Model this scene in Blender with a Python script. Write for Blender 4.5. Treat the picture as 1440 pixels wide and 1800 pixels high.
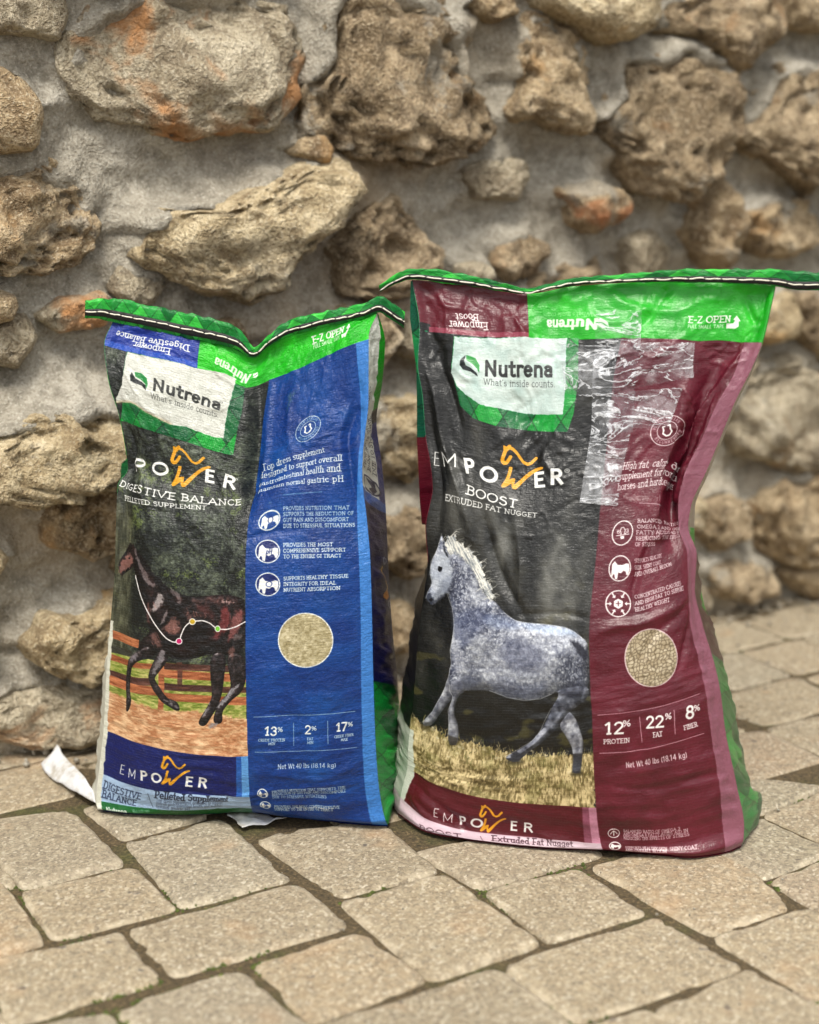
import bpy, bmesh, math, random
import numpy as np
from mathutils import Vector, Matrix

# ------------------------------------------------------------------ scene, camera, light
for o in list(bpy.data.objects): bpy.data.objects.remove(o, do_unlink=True)
SC = bpy.context.scene
COL = SC.collection
CAM_H, PITCH, FPX = 0.904, math.radians(14.5), 2900.0
cam_data = bpy.data.cameras.new('camera')
cam = bpy.data.objects.new('camera', cam_data); COL.objects.link(cam)
cam.location = (0, 0, CAM_H)
cam.rotation_euler = (math.pi/2 - PITCH, 0, 0)
cam_data.sensor_fit = 'HORIZONTAL'; cam_data.sensor_width = 36.0
cam_data.lens = 36.0*FPX/1440.0
cam_data.clip_start = 0.05; cam_data.clip_end = 200
cam_data.dof.use_dof = True
cam_data.dof.focus_distance = 2.02
cam_data.dof.aperture_fstop = 2.8
SC.camera = cam

world = bpy.data.worlds.new('World'); SC.world = world; world.use_nodes = True
wn = world.node_tree; wn.nodes.clear()
SUN_EL, SUN_AZ = math.radians(62), math.radians(186)     # azimuth measured clockwise from +Y
sky = wn.nodes.new('ShaderNodeTexSky'); sky.sky_type = 'NISHITA'; sky.sun_disc = False
sky.sun_elevation = SUN_EL; sky.sun_rotation = SUN_AZ; sky.air_density = 1.0; sky.dust_density = 3.0
hs = wn.nodes.new('ShaderNodeHueSaturation'); hs.inputs['Saturation'].default_value = 0.06   # thin cloud: nearly neutral daylight
bg = wn.nodes.new('ShaderNodeBackground'); bg.inputs['Strength'].default_value = 0.10
wo = wn.nodes.new('ShaderNodeOutputWorld')
wn.links.new(sky.outputs[0], hs.inputs['Color']); wn.links.new(hs.outputs[0], bg.inputs['Color']); wn.links.new(bg.outputs[0], wo.inputs['Surface'])
sun_data = bpy.data.lights.new('sun', 'SUN'); sun_data.energy = 1.5; sun_data.angle = math.radians(20); sun_data.color = (1.0, 0.94, 0.84)
sun = bpy.data.objects.new('sun', sun_data); COL.objects.link(sun)
sd = Vector((math.sin(SUN_AZ)*math.cos(SUN_EL), math.cos(SUN_AZ)*math.cos(SUN_EL), math.sin(SUN_EL)))
sun.location = sd*10; sun.rotation_euler = sd.to_track_quat('Z', 'Y').to_euler()
SC.view_settings.view_transform = 'Standard'; SC.view_settings.look = 'None'
SC.view_settings.exposure = 1.06; SC.view_settings.gamma = 1.0; SC.view_settings.use_curve_mapping = False
SC.render.engine = 'CYCLES'
SC.cycles.use_denoising = True
try: SC.cycles.denoiser = 'OPENIMAGEDENOISE'
except Exception: pass
SC.cycles.max_bounces = 4; SC.cycles.use_adaptive_sampling = True; SC.cycles.adaptive_threshold = .025; SC.cycles.transparent_max_bounces = 12

# ------------------------------------------------------------------ numeric helpers
def at(px, py, Y):
    """World point at depth Y seen at position px,py of the 1440x1800 survey photograph."""
    px = np.asarray(px, float); py = np.asarray(py, float)
    a = (px-720)/FPX; b = -(py-900)/FPX
    cp, sp = math.cos(PITCH), math.sin(PITCH)
    dx, dy, dz = a, cp + b*sp, -sp + b*cp
    t = Y/dy
    return np.stack([dx*t, dy*t, CAM_H + dz*t], -1)
def on_ground(px, py, z=0.0):
    px = np.asarray(px, float); py = np.asarray(py, float)
    a = (px-720)/FPX; b = -(py-900)/FPX
    cp, sp = math.cos(PITCH), math.sin(PITCH)
    dx, dy, dz = a, cp + b*sp, -sp + b*cp
    t = (z-CAM_H)/dz
    return np.stack([dx*t, dy*t, CAM_H + dz*t], -1)

def pchip(xk, yk, xq):
    """Monotone cubic along axis 0: xk (n,), yk (n,...), xq (m,)."""
    xk = np.asarray(xk, float); yk = np.asarray(yk, float); xq = np.asarray(xq, float)
    h = np.diff(xk); sh = (-1,)+(1,)*(yk.ndim-1); hb = h.reshape(sh)
    d = np.diff(yk, axis=0)/hb
    m = np.zeros_like(yk)
    w1 = (2*h[1:]+h[:-1]).reshape(sh); w2 = (h[1:]+2*h[:-1]).reshape(sh)
    ok = d[:-1]*d[1:] > 0
    with np.errstate(divide='ignore', invalid='ignore'):
        mm = (w1+w2)/(w1/d[:-1]+w2/d[1:])
    m[1:-1] = np.where(ok, mm, 0); m[0] = d[0]; m[-1] = d[-1]
    i = np.clip(np.searchsorted(xk, xq, 'right')-1, 0, len(xk)-2)
    t = ((xq-xk[i])/h[i]).reshape(sh); hh = h[i].reshape(sh)
    return ((2*t**3-3*t**2+1)*yk[i] + (t**3-2*t**2+t)*hh*m[i] + (-2*t**3+3*t**2)*yk[i+1] + (t**3-t**2)*hh*m[i+1])

_TAB = {}
def _tab(seed):
    if seed not in _TAB: _TAB[seed] = np.random.RandomState(seed % 99991).rand(256, 256).astype(np.float32)
    return _TAB[seed]
def _hash(ix, iy, iz, seed):
    return _tab(seed)[(iy+iz*37) & 255, (ix+iz*91) & 255]
def vnoise(p, seed=0):
    """Value noise of points p (...,2 or 3), about -1..1."""
    p = np.asarray(p, np.float32); T = _tab(seed)
    f = np.floor(p); i = f.astype(np.int32); t = p-f; t = t*t*(3-2*t)
    x0 = i[..., 0] & 255; x1 = (x0+1) & 255; y = i[..., 1]; u, v = t[..., 0], t[..., 1]
    def plane(dz):
        y0 = (y+dz*37) & 255; y1 = (y0+1) & 255; xa = (x0+dz*91) & 255; xb = (x1+dz*91) & 255
        a = T[y0, xa]; a = a+(T[y0, xb]-a)*u; b = T[y1, xa]; b = b+(T[y1, xb]-b)*u; return a+(b-a)*v
    if p.shape[-1] == 2: return plane(0)*2-1
    z = i[..., 2]; a = plane(z); return (a+(plane(z+1)-a)*t[..., 2])*2-1
def fbm(p, oct=4, seed=0, gain=.5, lac=2.03):
    p = np.asarray(p, np.float32); s = 0; a = 1; n = 0
    for k in range(oct):
        s = s + a*vnoise(p, seed+k*17); n += a; a *= gain; p = p*lac + 3.7
    return s/n*1.4
def sstep(a, b, x):
    t = np.clip((x-a)/(b-a), 0, 1); return t*t*(3-2*t)

# ------------------------------------------------------------------ stroke lettering for the printed bags
def _arc(cx, cy, rx, ry, a0, a1, n=None):
    n = n or max(4, int(abs(a1-a0)/15))
    a = np.radians(np.linspace(a0, a1, n+1)); return [(cx+rx*c, cy+ry*s) for c, s in zip(np.cos(a), np.sin(a))]
GL = {}
def _g(ch, w, st, se=()): GL[ch] = (w, [np.array(s, float) for s in st], se)
X = .66                                                            # height of small letters
_g('A', .90, [[(.06,0),(.45,1),(.84,0)], [(.2,.34),(.7,.34)]], ((.06,0),(.84,0)))
_g('B', .76, [[(.16,0),(.16,1)], [(.16,1),(.42,1)]+_arc(.42,.77,.22,.23,90,-90)+[(.16,.54)], [(.16,.54),(.44,.54)]+_arc(.44,.27,.25,.27,90,-90)+[(.16,0)]], ((.12,0),(.12,1)))
_g('C', .84, [_arc(.45,.5,.38,.5,42,318)])
_g('D', .86, [[(.16,0),(.16,1)], [(.16,1),(.36,1)]+_arc(.36,.5,.42,.5,90,-90)+[(.16,0)]], ((.12,0),(.12,1)))
_g('E', .70, [[(.16,0),(.16,1)], [(.16,1),(.62,1)], [(.16,.52),(.54,.52)], [(.16,0),(.64,0)]], ((.12,0),(.12,1)))
_g('F', .66, [[(.16,0),(.16,1)], [(.16,1),(.62,1)], [(.16,.5),(.54,.5)]], ((.16,0),(.12,1)))
_g('G', .90, [_arc(.45,.5,.38,.5,45,330)+[(.80,.42),(.5,.42)]])
_g('H', .88, [[(.16,0),(.16,1)], [(.72,0),(.72,1)], [(.16,.52),(.72,.52)]], ((.16,0),(.16,1),(.72,0),(.72,1)))
_g('I', .36, [[(.18,0),(.18,1)]], ((.18,0),(.18,1)))
_g('J', .56, [[(.40,1),(.40,.26)]+_arc(.22,.26,.18,.26,0,-150)], ((.40,1),))
_g('K', .82, [[(.16,0),(.16,1)], [(.72,1),(.16,.44)], [(.34,.6),(.74,0)]], ((.16,0),(.16,1),(.74,0),(.70,1)))
_g('L', .66, [[(.16,0),(.16,1)], [(.16,0),(.62,0)]], ((.12,0),(.16,1)))
_g('M', 1.04, [[(.14,0),(.14,1),(.52,.2),(.90,1),(.90,0)]], ((.14,0),(.90,0)))
_g('N', .90, [[(.16,0),(.16,1),(.74,0),(.74,1)]], ((.16,0),(.12,1),(.74,1)))
_g('O', .92, [_arc(.46,.5,.40,.5,0,360)])
_g('P', .74, [[(.16,0),(.16,1)], [(.16,1),(.42,1)]+_arc(.42,.73,.24,.27,90,-90)+[(.16,.46)]], ((.16,0),(.12,1)))
_g('R', .80, [[(.16,0),(.16,1)], [(.16,1),(.42,1)]+_arc(.42,.75,.24,.25,90,-90)+[(.16,.50)], [(.42,.50),(.72,0)]], ((.16,0),(.12,1),(.72,0)))
_g('S', .70, [_arc(.35,.74,.25,.26,40,200)+_arc(.35,.27,.27,.27,80,-150)])
_g('T', .78, [[(.39,0),(.39,1)], [(.06,1),(.72,1)]], ((.39,0),))
_g('U', .86, [[(.14,1),(.14,.34)]+_arc(.43,.34,.29,.34,180,360)+[(.72,1)]], ((.14,1),(.72,1)))
_g('V', .86, [[(.06,1),(.43,0),(.80,1)]], ((.06,1),(.80,1)))
_g('W', 1.2, [[(.06,1),(.34,0),(.60,1),(.86,0),(1.14,1)]], ((.06,1),(1.14,1)))
_g('Y', .82, [[(.06,1),(.41,.48),(.76,1)], [(.41,.48),(.41,0)]], ((.06,1),(.76,1),(.41,0)))
_g('Z', .74, [[(.08,1),(.64,1),(.08,0),(.66,0)]])
_g('X', .80, [[(.08,1),(.72,0)], [(.72,1),(.08,0)]], ((.08,0),(.72,0),(.08,1),(.72,1)))
_g('a', .62, [_arc(.28,X-.17,.2,.17,150,0)+[(.48,0)], [(.48,.38),(.30,.38)]+_arc(.28,.19,.2,.19,90,270)+[(.36,0),(.48,.1)]], ((.53,0),))
_g('b', .68, [[(.14,0),(.14,1)], _arc(.36,X/2,.24,X/2,0,360)], ((.10,1),))
_g('c', .58, [_arc(.32,X/2,.25,X/2,45,315)])
_g('d', .70, [[(.54,0),(.54,1)], _arc(.32,X/2,.23,X/2,0,360)], ((.50,1),(.58,0)))
_g('e', .62, [[(.08,.35),(.54,.35)]+_arc(.31,X/2,.24,X/2,5,310)])
_g('f', .44, [[(.20,0),(.20,.76)]+_arc(.38,.78,.18,.2,180,70), [(.04,X),(.40,X)]], ((.20,0),))
_g('g', .66, [_arc(.32,.36,.22,.29,0,360), [(.54,X),(.54,-.06)]+_arc(.32,-.08,.22,.2,0,-160)])
_g('h', .72, [[(.14,0),(.14,1)], _arc(.36,X-.24,.22,.24,180,0)+[(.58,0)]], ((.10,1),(.14,0),(.58,0)))
_g('i', .34, [[(.17,0),(.17,X)], [(.17,.9),(.17,.93)]], ((.17,0),(.12,X)))
_g('k', .68, [[(.14,0),(.14,1)], [(.54,X),(.14,.24)], [(.28,.38),(.58,0)]], ((.14,0),(.10,1),(.58,0)))
_g('l', .32, [[(.16,0),(.16,1)]], ((.12,1),(.16,0)))
_g('m', 1.06, [[(.14,0),(.14,X)], _arc(.33,X-.22,.19,.22,180,0)+[(.52,0)], _arc(.71,X-.22,.19,.22,180,0)+[(.90,0)]], ((.10,X),(.14,0),(.52,0),(.90,0)))
_g('n', .72, [[(.14,0),(.14,X)], _arc(.36,X-.24,.22,.24,180,0)+[(.58,0)]], ((.10,X),(.14,0),(.58,0)))
_g('o', .66, [_arc(.33,X/2,.26,X/2,0,360)])
_g('p', .70, [[(.14,-.3),(.14,X)], _arc(.37,X/2,.24,X/2,0,360)], ((.10,X),(.14,-.3)))
_g('r', .50, [[(.14,0),(.14,X)], _arc(.36,X-.22,.22,.22,180,60)], ((.10,X),(.14,0)))
_g('s', .54, [_arc(.27,X-.18,.19,.18,40,210)+_arc(.27,.18,.2,.18,70,-150)])
_g('t', .44, [[(.18,.92),(.18,.16)]+_arc(.32,.16,.14,.16,180,300), [(.03,X),(.38,X)]])
_g('u', .70, [[(.13,X),(.13,.24)]+_arc(.34,.24,.21,.24,180,360), [(.55,X),(.55,0)]], ((.09,X),(.51,X),(.60,0)))
_g('w', .92, [[(.05,X),(.25,0),(.46,X),(.67,0),(.87,X)]], ((.05,X),(.87,X)))
_g('y', .66, [[(.06,X),(.33,.02)], [(.60,X),(.26,-.3),(.12,-.3)]], ((.06,X),(.60,X)))
_g('v', .66, [[(.06,X),(.33,0),(.60,X)]], ((.06,X),(.60,X)))
_g('x', .64, [[(.08,X),(.56,0)], [(.56,X),(.08,0)]])
_g('0', .70, [_arc(.35,.5,.27,.5,0,360)])
_g('1', .56, [[(.08,.80),(.30,1),(.30,0)]], ((.30,0),))
_g('2', .68, [_arc(.33,.73,.25,.27,165,-40)+[(.08,0),(.62,0)]])
_g('3', .66, [_arc(.31,.76,.23,.24,160,-90)+_arc(.31,.26,.26,.27,85,-160)])
_g('4', .72, [[(.50,0),(.50,1),(.06,.28),(.68,.28)]])
_g('6', .68, [_arc(.35,.3,.26,.3,0,360), [(.09,.3)]+_arc(.42,.5,.33,.5,180,70)])
_g('7', .64, [[(.06,1),(.58,1),(.22,0)]])
_g('8', .68, [_arc(.34,.76,.22,.24,0,360), _arc(.34,.27,.26,.27,0,360)])
_g('%', .86, [_arc(.2,.76,.14,.22,0,360), _arc(.66,.24,.14,.22,0,360), [(.72,1),(.14,0)]])
_g('-', .46, [[(.08,.42),(.38,.42)]])
_g('.', .24, [[(.12,.02),(.12,.03)]])
_g(',', .24, [[(.13,.04),(.07,-.14)]])
_g("'", .20, [[(.10,1),(.08,.84)]])
_g('(', .34, [_arc(.42,.42,.3,.62,130,230)])
_g(')', .34, [_arc(-.08,.42,.3,.62,50,-50)])
_g(' ', .36, [])

class Canvas:
    """Flat print of one bag: sheet coordinates x0..x1, y0..y1 (y down), s pixels per unit."""
    def __init__(self, x0, x1, y0, y1, s, col):
        self.x0, self.y0, self.s = x0, y0, s
        self.w, self.h = int((x1-x0)*s), int((y1-y0)*s)
        self.a = np.empty((self.h, self.w, 3), np.float32); self.a[:] = np.array(col)/255.
        self.clip = None
    def box(self, pts, pad):
        p = np.asarray(pts)
        i0 = max(0, int((p[:, 0].min()-pad-self.x0)*self.s)); i1 = min(self.w, int((p[:, 0].max()+pad-self.x0)*self.s)+2)
        j0 = max(0, int((p[:, 1].min()-pad-self.y0)*self.s)); j1 = min(self.h, int((p[:, 1].max()+pad-self.y0)*self.s)+2)
        if i1 <= i0 or j1 <= j0: return None
        gx = self.x0+(np.arange(i0, i1)+.5)/self.s; gy = self.y0+(np.arange(j0, j1)+.5)/self.s
        return (slice(j0, j1), slice(i0, i1)), *np.meshgrid(gx, gy)
    def put(self, sl, m, col):
        if self.clip is not None: m = m*self.clip[sl]
        c = np.asarray(col, np.float32)
        if c.ndim == 1: c = c/255.
        self.a[sl] += (c-self.a[sl])*m[..., None].astype(np.float32)
    def dist(self, X_, Y_, P, closed=False):
        d = np.full(X_.shape, 1e9)
        Q = np.vstack([P, P[:1]]) if closed else P
        for (ax, ay), (bx, by) in zip(Q[:-1], Q[1:]):
            vx, vy = bx-ax, by-ay; l2 = vx*vx+vy*vy+1e-12
            t = np.clip(((X_-ax)*vx+(Y_-ay)*vy)/l2, 0, 1)
            np.minimum(d, (X_-ax-t*vx)**2+(Y_-ay-t*vy)**2, out=d)
        return np.sqrt(d)
    def stroke(self, P, w, col, alpha=1, closed=False, soft=None):
        P = np.asarray(P, float); soft = soft or 1/self.s
        b = self.box(P, w+soft)
        if b is None: return
        sl, gx, gy = b
        self.put(sl, alpha*np.clip((w/2-self.dist(gx, gy, P, closed))/soft+.5, 0, 1), col)
    def mask(self, P, soft=None, rough=0, rs=6, seed=0):
        P = np.asarray(P, float); soft = soft or 1/self.s
        b = self.box(P, soft*2+rough)
        if b is None: return None
        sl, gx, gy = b
        ins = np.zeros(gx.shape, bool)
        Q = np.vstack([P, P[:1]])
        for (ax, ay), (bx, by) in zip(Q[:-1], Q[1:]):
            if ay == by: continue
            c = ((ay > gy) != (by > gy)) & (gx < (bx-ax)*(gy-ay)/(by-ay)+ax); ins ^= c
        d = self.dist(gx, gy, P, True); d = np.where(ins, d, -d)
        if rough: d = d + rough*fbm(np.stack([gx, gy], -1)/rs, 3, seed)
        return sl, np.clip(d/soft+.5, 0, 1), gx, gy, d
    def poly(self, P, col, alpha=1, soft=None, rough=0, rs=6, seed=0, form=None):
        m = self.mask(P, soft, rough, rs, seed)
        if m is None: return
        sl, k, gx, gy, d = m
        if callable(col): col = col(gx, gy)
        if form:                                                    # rounded body of the animal in the printed photograph
            blobs, R, amb, gain, spec, pw, scol = form
            t = 1-np.clip(d/R, 0, 1); h = R*np.sqrt(np.clip(1-t*t, 0, 1))*.8
            for bx, by, rx, ry, am in blobs: h = h+am*np.exp(-((gx-bx)/rx)**2-((gy-by)/ry)**2)
            h = h+.5*fbm(np.stack([gx, gy], -1)/11, 2, 91)
            hy, hx = np.gradient(h, 1/self.s); n = np.stack([-hx, -hy, np.ones_like(h)], -1); n /= np.linalg.norm(n, axis=-1, keepdims=True)
            l = np.array([-.35, -.75, .56]); dif = np.clip(n@l, 0, 1)
            hv = np.array([-.2, -.55, .81]); sp = np.clip(n@hv, 0, 1)**pw*spec
            col = np.broadcast_to(np.asarray(col, float), gx.shape+(3,))*(amb+gain*dif)[..., None]
            col = mixc(col, scol, np.clip(sp*(.7+.9*fbm(np.stack([gx, gy], -1)/5, 3, 93)), 0, .9))
        col = np.asarray(col, np.float32)
        if col.ndim == 3: col = col/255.
        self.put(sl, k*alpha, col)
    def ellipse(self, c, rx, ry, col, alpha=1, soft=None, w=None):
        P = np.array(_arc(c[0], c[1], rx, ry, 0, 360, 40))[:-1]
        if w: self.stroke(P, w, col, alpha, True, soft)
        else: self.poly(P, col, alpha, soft)
    def dist_sq(self, X_, Y_, P):
        """Distance to a pen stroke with square ends."""
        P = P[np.r_[True, np.hypot(*np.diff(P, axis=0).T) > 1e-4]]
        d = np.full(X_.shape, 1e9); n = len(P)-1; loop = np.hypot(*(P[0]-P[-1])) < 1e-6
        for k in range(n):
            ax, ay = P[k]; vx, vy = P[k+1]-P[k]; L = math.hypot(vx, vy)+1e-9; vx /= L; vy /= L
            s = (X_-ax)*vx+(Y_-ay)*vy; q = np.abs((Y_-ay)*vx-(X_-ax)*vy)
            o = np.maximum(np.maximum(-s, s-L), 0)
            e = np.hypot(q, o)
            if not loop and (k == 0 or k == n-1):
                m = np.maximum(q, o)
                if k == 0: e = np.where(s < 0, m, e)
                if k == n-1: e = np.where(s > L, m, e)
            np.minimum(d, e, out=d)
        return d
    def text(self, s, p0, p1, h, col, t=.14, serif=.12, slant=0, alpha=1, gap=.08, up=None):
        """Lettering on the base line p0-p1 (sheet coordinates), fitted to it; h = cap height."""
        p0 = np.asarray(p0, float); p1 = np.asarray(p1, float)
        adv = [GL[c][0]+gap for c in s]; tot = sum(adv)-gap
        ex = (p1-p0)/tot; L = np.linalg.norm(ex)
        ey = np.array([ex[1], -ex[0]])/L*h
        if up is not None: ey = np.asarray(up, float); h = np.linalg.norm(ey)
        x = 0; wpx = t*.96*min(h, 1.2*L)
        for c, ad in zip(s, adv):
            w, st, se = GL[c]
            parts = list(st)
            if serif:
                k = serif*h/L
                parts += [np.array([(sx-k, sy), (sx+k, sy)]) for sx, sy in se]
            if parts:
                Q = [p0 + np.outer(q[:, 0]+x+q[:, 1]*slant, ex) + np.outer(q[:, 1], ey) for q in parts]
                b = self.box(np.vstack(Q), wpx+1/self.s)
                if b is not None:
                    sl, gx, gy = b; d = np.full(gx.shape, 1e9)
                    for q in Q: np.minimum(d, self.dist_sq(gx, gy, q), out=d)
                    self.put(sl, alpha*np.clip((wpx/2-d)*self.s+.5, 0, 1), col)
            x += ad
def chaikin(P, n=2):
    P = np.asarray(P, float)
    for _ in range(n):
        Q = np.roll(P, -1, 0); P = np.stack([.75*P+.25*Q, .25*P+.75*Q], 1).reshape(-1, 2)
    return P
def mixc(c0, c1, k):
    k = np.asarray(k)[..., None]; return np.asarray(c0, float)*(1-k)+np.asarray(c1, float)*k
def plaid(gx, gy, dark=(0, 98, 58), lite=(20, 186, 66), p=52.):
    """Argyle print: large diamonds in several greens, some hatched, with thin lattice lines."""
    u = (gx+gy*.72)/p; v = (gx-gy*.72)/p
    a, b = np.floor(u).astype(int), np.floor(v).astype(int)
    k = _hash(a, b, 0*a, 77)*.9
    n = fbm(np.stack([gx, gy], -1)/9, 3, 5)*.13
    c = mixc(dark, lite, np.clip(k+n, 0, 1))
    h = ((gx*1.3+gy*.4) % 4 < 1.4)*(_hash(a, b, 0*a, 78) > .55)
    c = c*(1-.16*h[..., None])
    ln = (np.abs((u+.5) % 1-.5) < .022) | (np.abs((v+.5) % 1-.5) < .022)
    return np.where(ln[..., None], c*.62, c)

# ------------------------------------------------------------------ bag survey: sheet position -> place in the photograph and depth
class Bag: pass
def make_bag(cols, rows, depth, rb, lb, thick, valley=None):
    """cols: sheet x; rows: {sheet y: [(px,py) per column]}; depth: {y:(left,middle,right)} metres from camera;
       rb / lb: {y: px,py} of the rear right / rear left edge; thick: {y: metres}."""
    B = Bag(); ys = sorted(rows); B.cols = np.array(cols, float); B.ys = np.array(ys, float)
    P = np.array([rows[y] for y in ys], float)                    # rows, cols, 2
    D = np.array([depth[y] for y in ys], float)
    u = (B.cols-B.cols[0])/(B.cols[-1]-B.cols[0])
    lin = D[:, :1]*(1-u)+D[:, 2:]*u
    prof = 1-np.abs(2*u-1)**2.6
    Yd = lin + (D[:, 1:2]-(D[:, :1]+D[:, 2:])/2)*prof
    if valley:
        for ci, d in valley.items(): Yd[:, ci] += np.interp(B.ys, *d)
    gb = on_ground(P[-1, :, 0], P[-1, :, 1], .004)[:, 1]; Yd[-1] = gb
    B.P, B.Y = P, Yd
    B.rb, B.lb, B.thick = rb, lb, thick
    return B
def eval_bag(B, xs, ys):
    """Dense px,py,depth for sheet grid xs (columns) by ys (rows)."""
    A = np.concatenate([B.P, B.Y[..., None]], -1)
    A = pchip(B.ys, A, ys)
    A = pchip(B.cols, np.swapaxes(A, 0, 1), xs)
    return np.swapaxes(A, 0, 1)
def inverse_bag(B):
    xs = np.linspace(B.cols[0], B.cols[-1], 130); ys = np.linspace(B.ys[0], B.ys[-1], 210)
    G = eval_bag(B, xs, ys)[..., :2]; GX = G[..., 0].astype(np.float32).copy(); GY = G[..., 1].astype(np.float32).copy()
    def inv(pts):
        out = []
        for p in np.atleast_2d(np.asarray(pts, float)):
            d = (GX-np.float32(p[0]))**2+(GY-np.float32(p[1]))**2; j, i = np.unravel_index(np.argmin(d), d.shape)
            i1 = min(max(i, 1), len(xs)-2); j1 = min(max(j, 1), len(ys)-2)
            ex = (G[j, i1+1]-G[j, i1-1])/2; ey = (G[j1+1, i]-G[j1-1, i])/2
            r = p-G[j, i]; det = ex[0]*ey[1]-ex[1]*ey[0]
            a = (r[0]*ey[1]-r[1]*ey[0])/det; b = (ex[0]*r[1]-ex[1]*r[0])/det
            out.append((xs[i]+a*(xs[1]-xs[0]), ys[j]+b*(ys[1]-ys[0])))
        return np.array(out)
    return inv
BLUE = make_bag(
    [185, 250, 320, 385, 412, 440, 500, 570, 632, 652], {
    575: [(198,565),(255,577),(325,593),(400,607),(443,626),(476,603),(530,583),(590,567),(645,555),(663,550)],
    640: [(183,606),(240,620),(318,640),(395,664),(430,680),(472,667),(525,646),(580,622),(626,603),(648,596)],
    700: [(190,666),(248,679),(322,699),(390,718),(424,728),(463,735),(515,727),(575,714),(633,704),(648,698)],
    775: [(211,738),(253,752),(322,774),(392,796),(418,801),(456,805),(510,790),(570,777),(634,767),(642,760)],
    845: [(224,823),(258,828),(323,838),(390,851),(415,855),(449,852),(505,832),(565,816),(630,806),(638,800)],
    885: [(207,853),(247,867),(323,878),(392,884),(417,884),(444,872),(500,854),(560,848),(629,843),(637,838)],
    935: [(204,915),(253,921),(323,926),(390,929),(410,930),(434,935),(500,926),(562,922),(629,918),(645,912)],
    1000: [(202,992),(252,998),(323,1001),(390,1003),(408,1003),(431,1003),(500,998),(562,993),(632,988),(651,984)],
    1100: [(195,1085),(250,1104),(323,1109),(390,1109),(408,1108),(431,1107),(500,1101),(565,1096),(635,1089),(654,1085)],
    1200: [(187,1182),(247,1204),(322,1210),(390,1210),(408,1209),(432,1208),(500,1202),(565,1197),(636,1188),(656,1183)],
    1320: [(182,1283),(240,1307),(315,1324),(388,1330),(410,1331),(435,1331),(500,1326),(565,1321),(638,1311),(660,1305)],
    1400: [(174,1357),(235,1382),(315,1396),(388,1400),(410,1401),(438,1402),(500,1396),(566,1391),(642,1381),(665,1375)],
    1440: [(169,1406),(235,1419),(315,1425),(388,1423),(410,1422),(442,1424),(505,1431),(570,1430),(648,1427),(672,1421)],
    1465: [(174,1430),(240,1436),(318,1437),(388,1434),(412,1432),(445,1432),(512,1441),(580,1449),(655,1456),(681,1457)]},
    {575:(2.02,2.0,1.985),640:(2.005,1.985,1.965),700:(1.99,1.967,1.952),775:(1.985,1.95,1.942),845:(1.98,1.938,1.933),885:(1.965,1.926,1.926),
     935:(1.955,1.912,1.918),1000:(1.953,1.898,1.908),1100:(1.952,1.887,1.902),1200:(1.952,1.881,1.899),1320:(1.952,1.881,1.898),1400:(1.953,1.889,1.899),1440:(1.953,1.905,1.902),1465:(1.95,1.94,1.905)},
    {575:(665,551),640:(677,603),700:(672,672),775:(662,740),845:(672,822),885:(677,875),935:(680,925),1000:(683,1000),1100:(689,1095),1200:(699,1195),1320:(706,1310),1400:(708,1382),1440:(703,1425),1465:(692,1450)},
    {845:(213,815),885:(212,850)},
    {575:.004,640:.03,700:.06,775:.095,845:.12,885:.13,935:.14,1000:.15,1100:.16,1200:.165,1320:.165,1400:.16,1440:.145,1465:.125},
    valley={5: ([575,640,700,845,900,935],[.0,.004,.008,.012,.008,0])})
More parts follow.
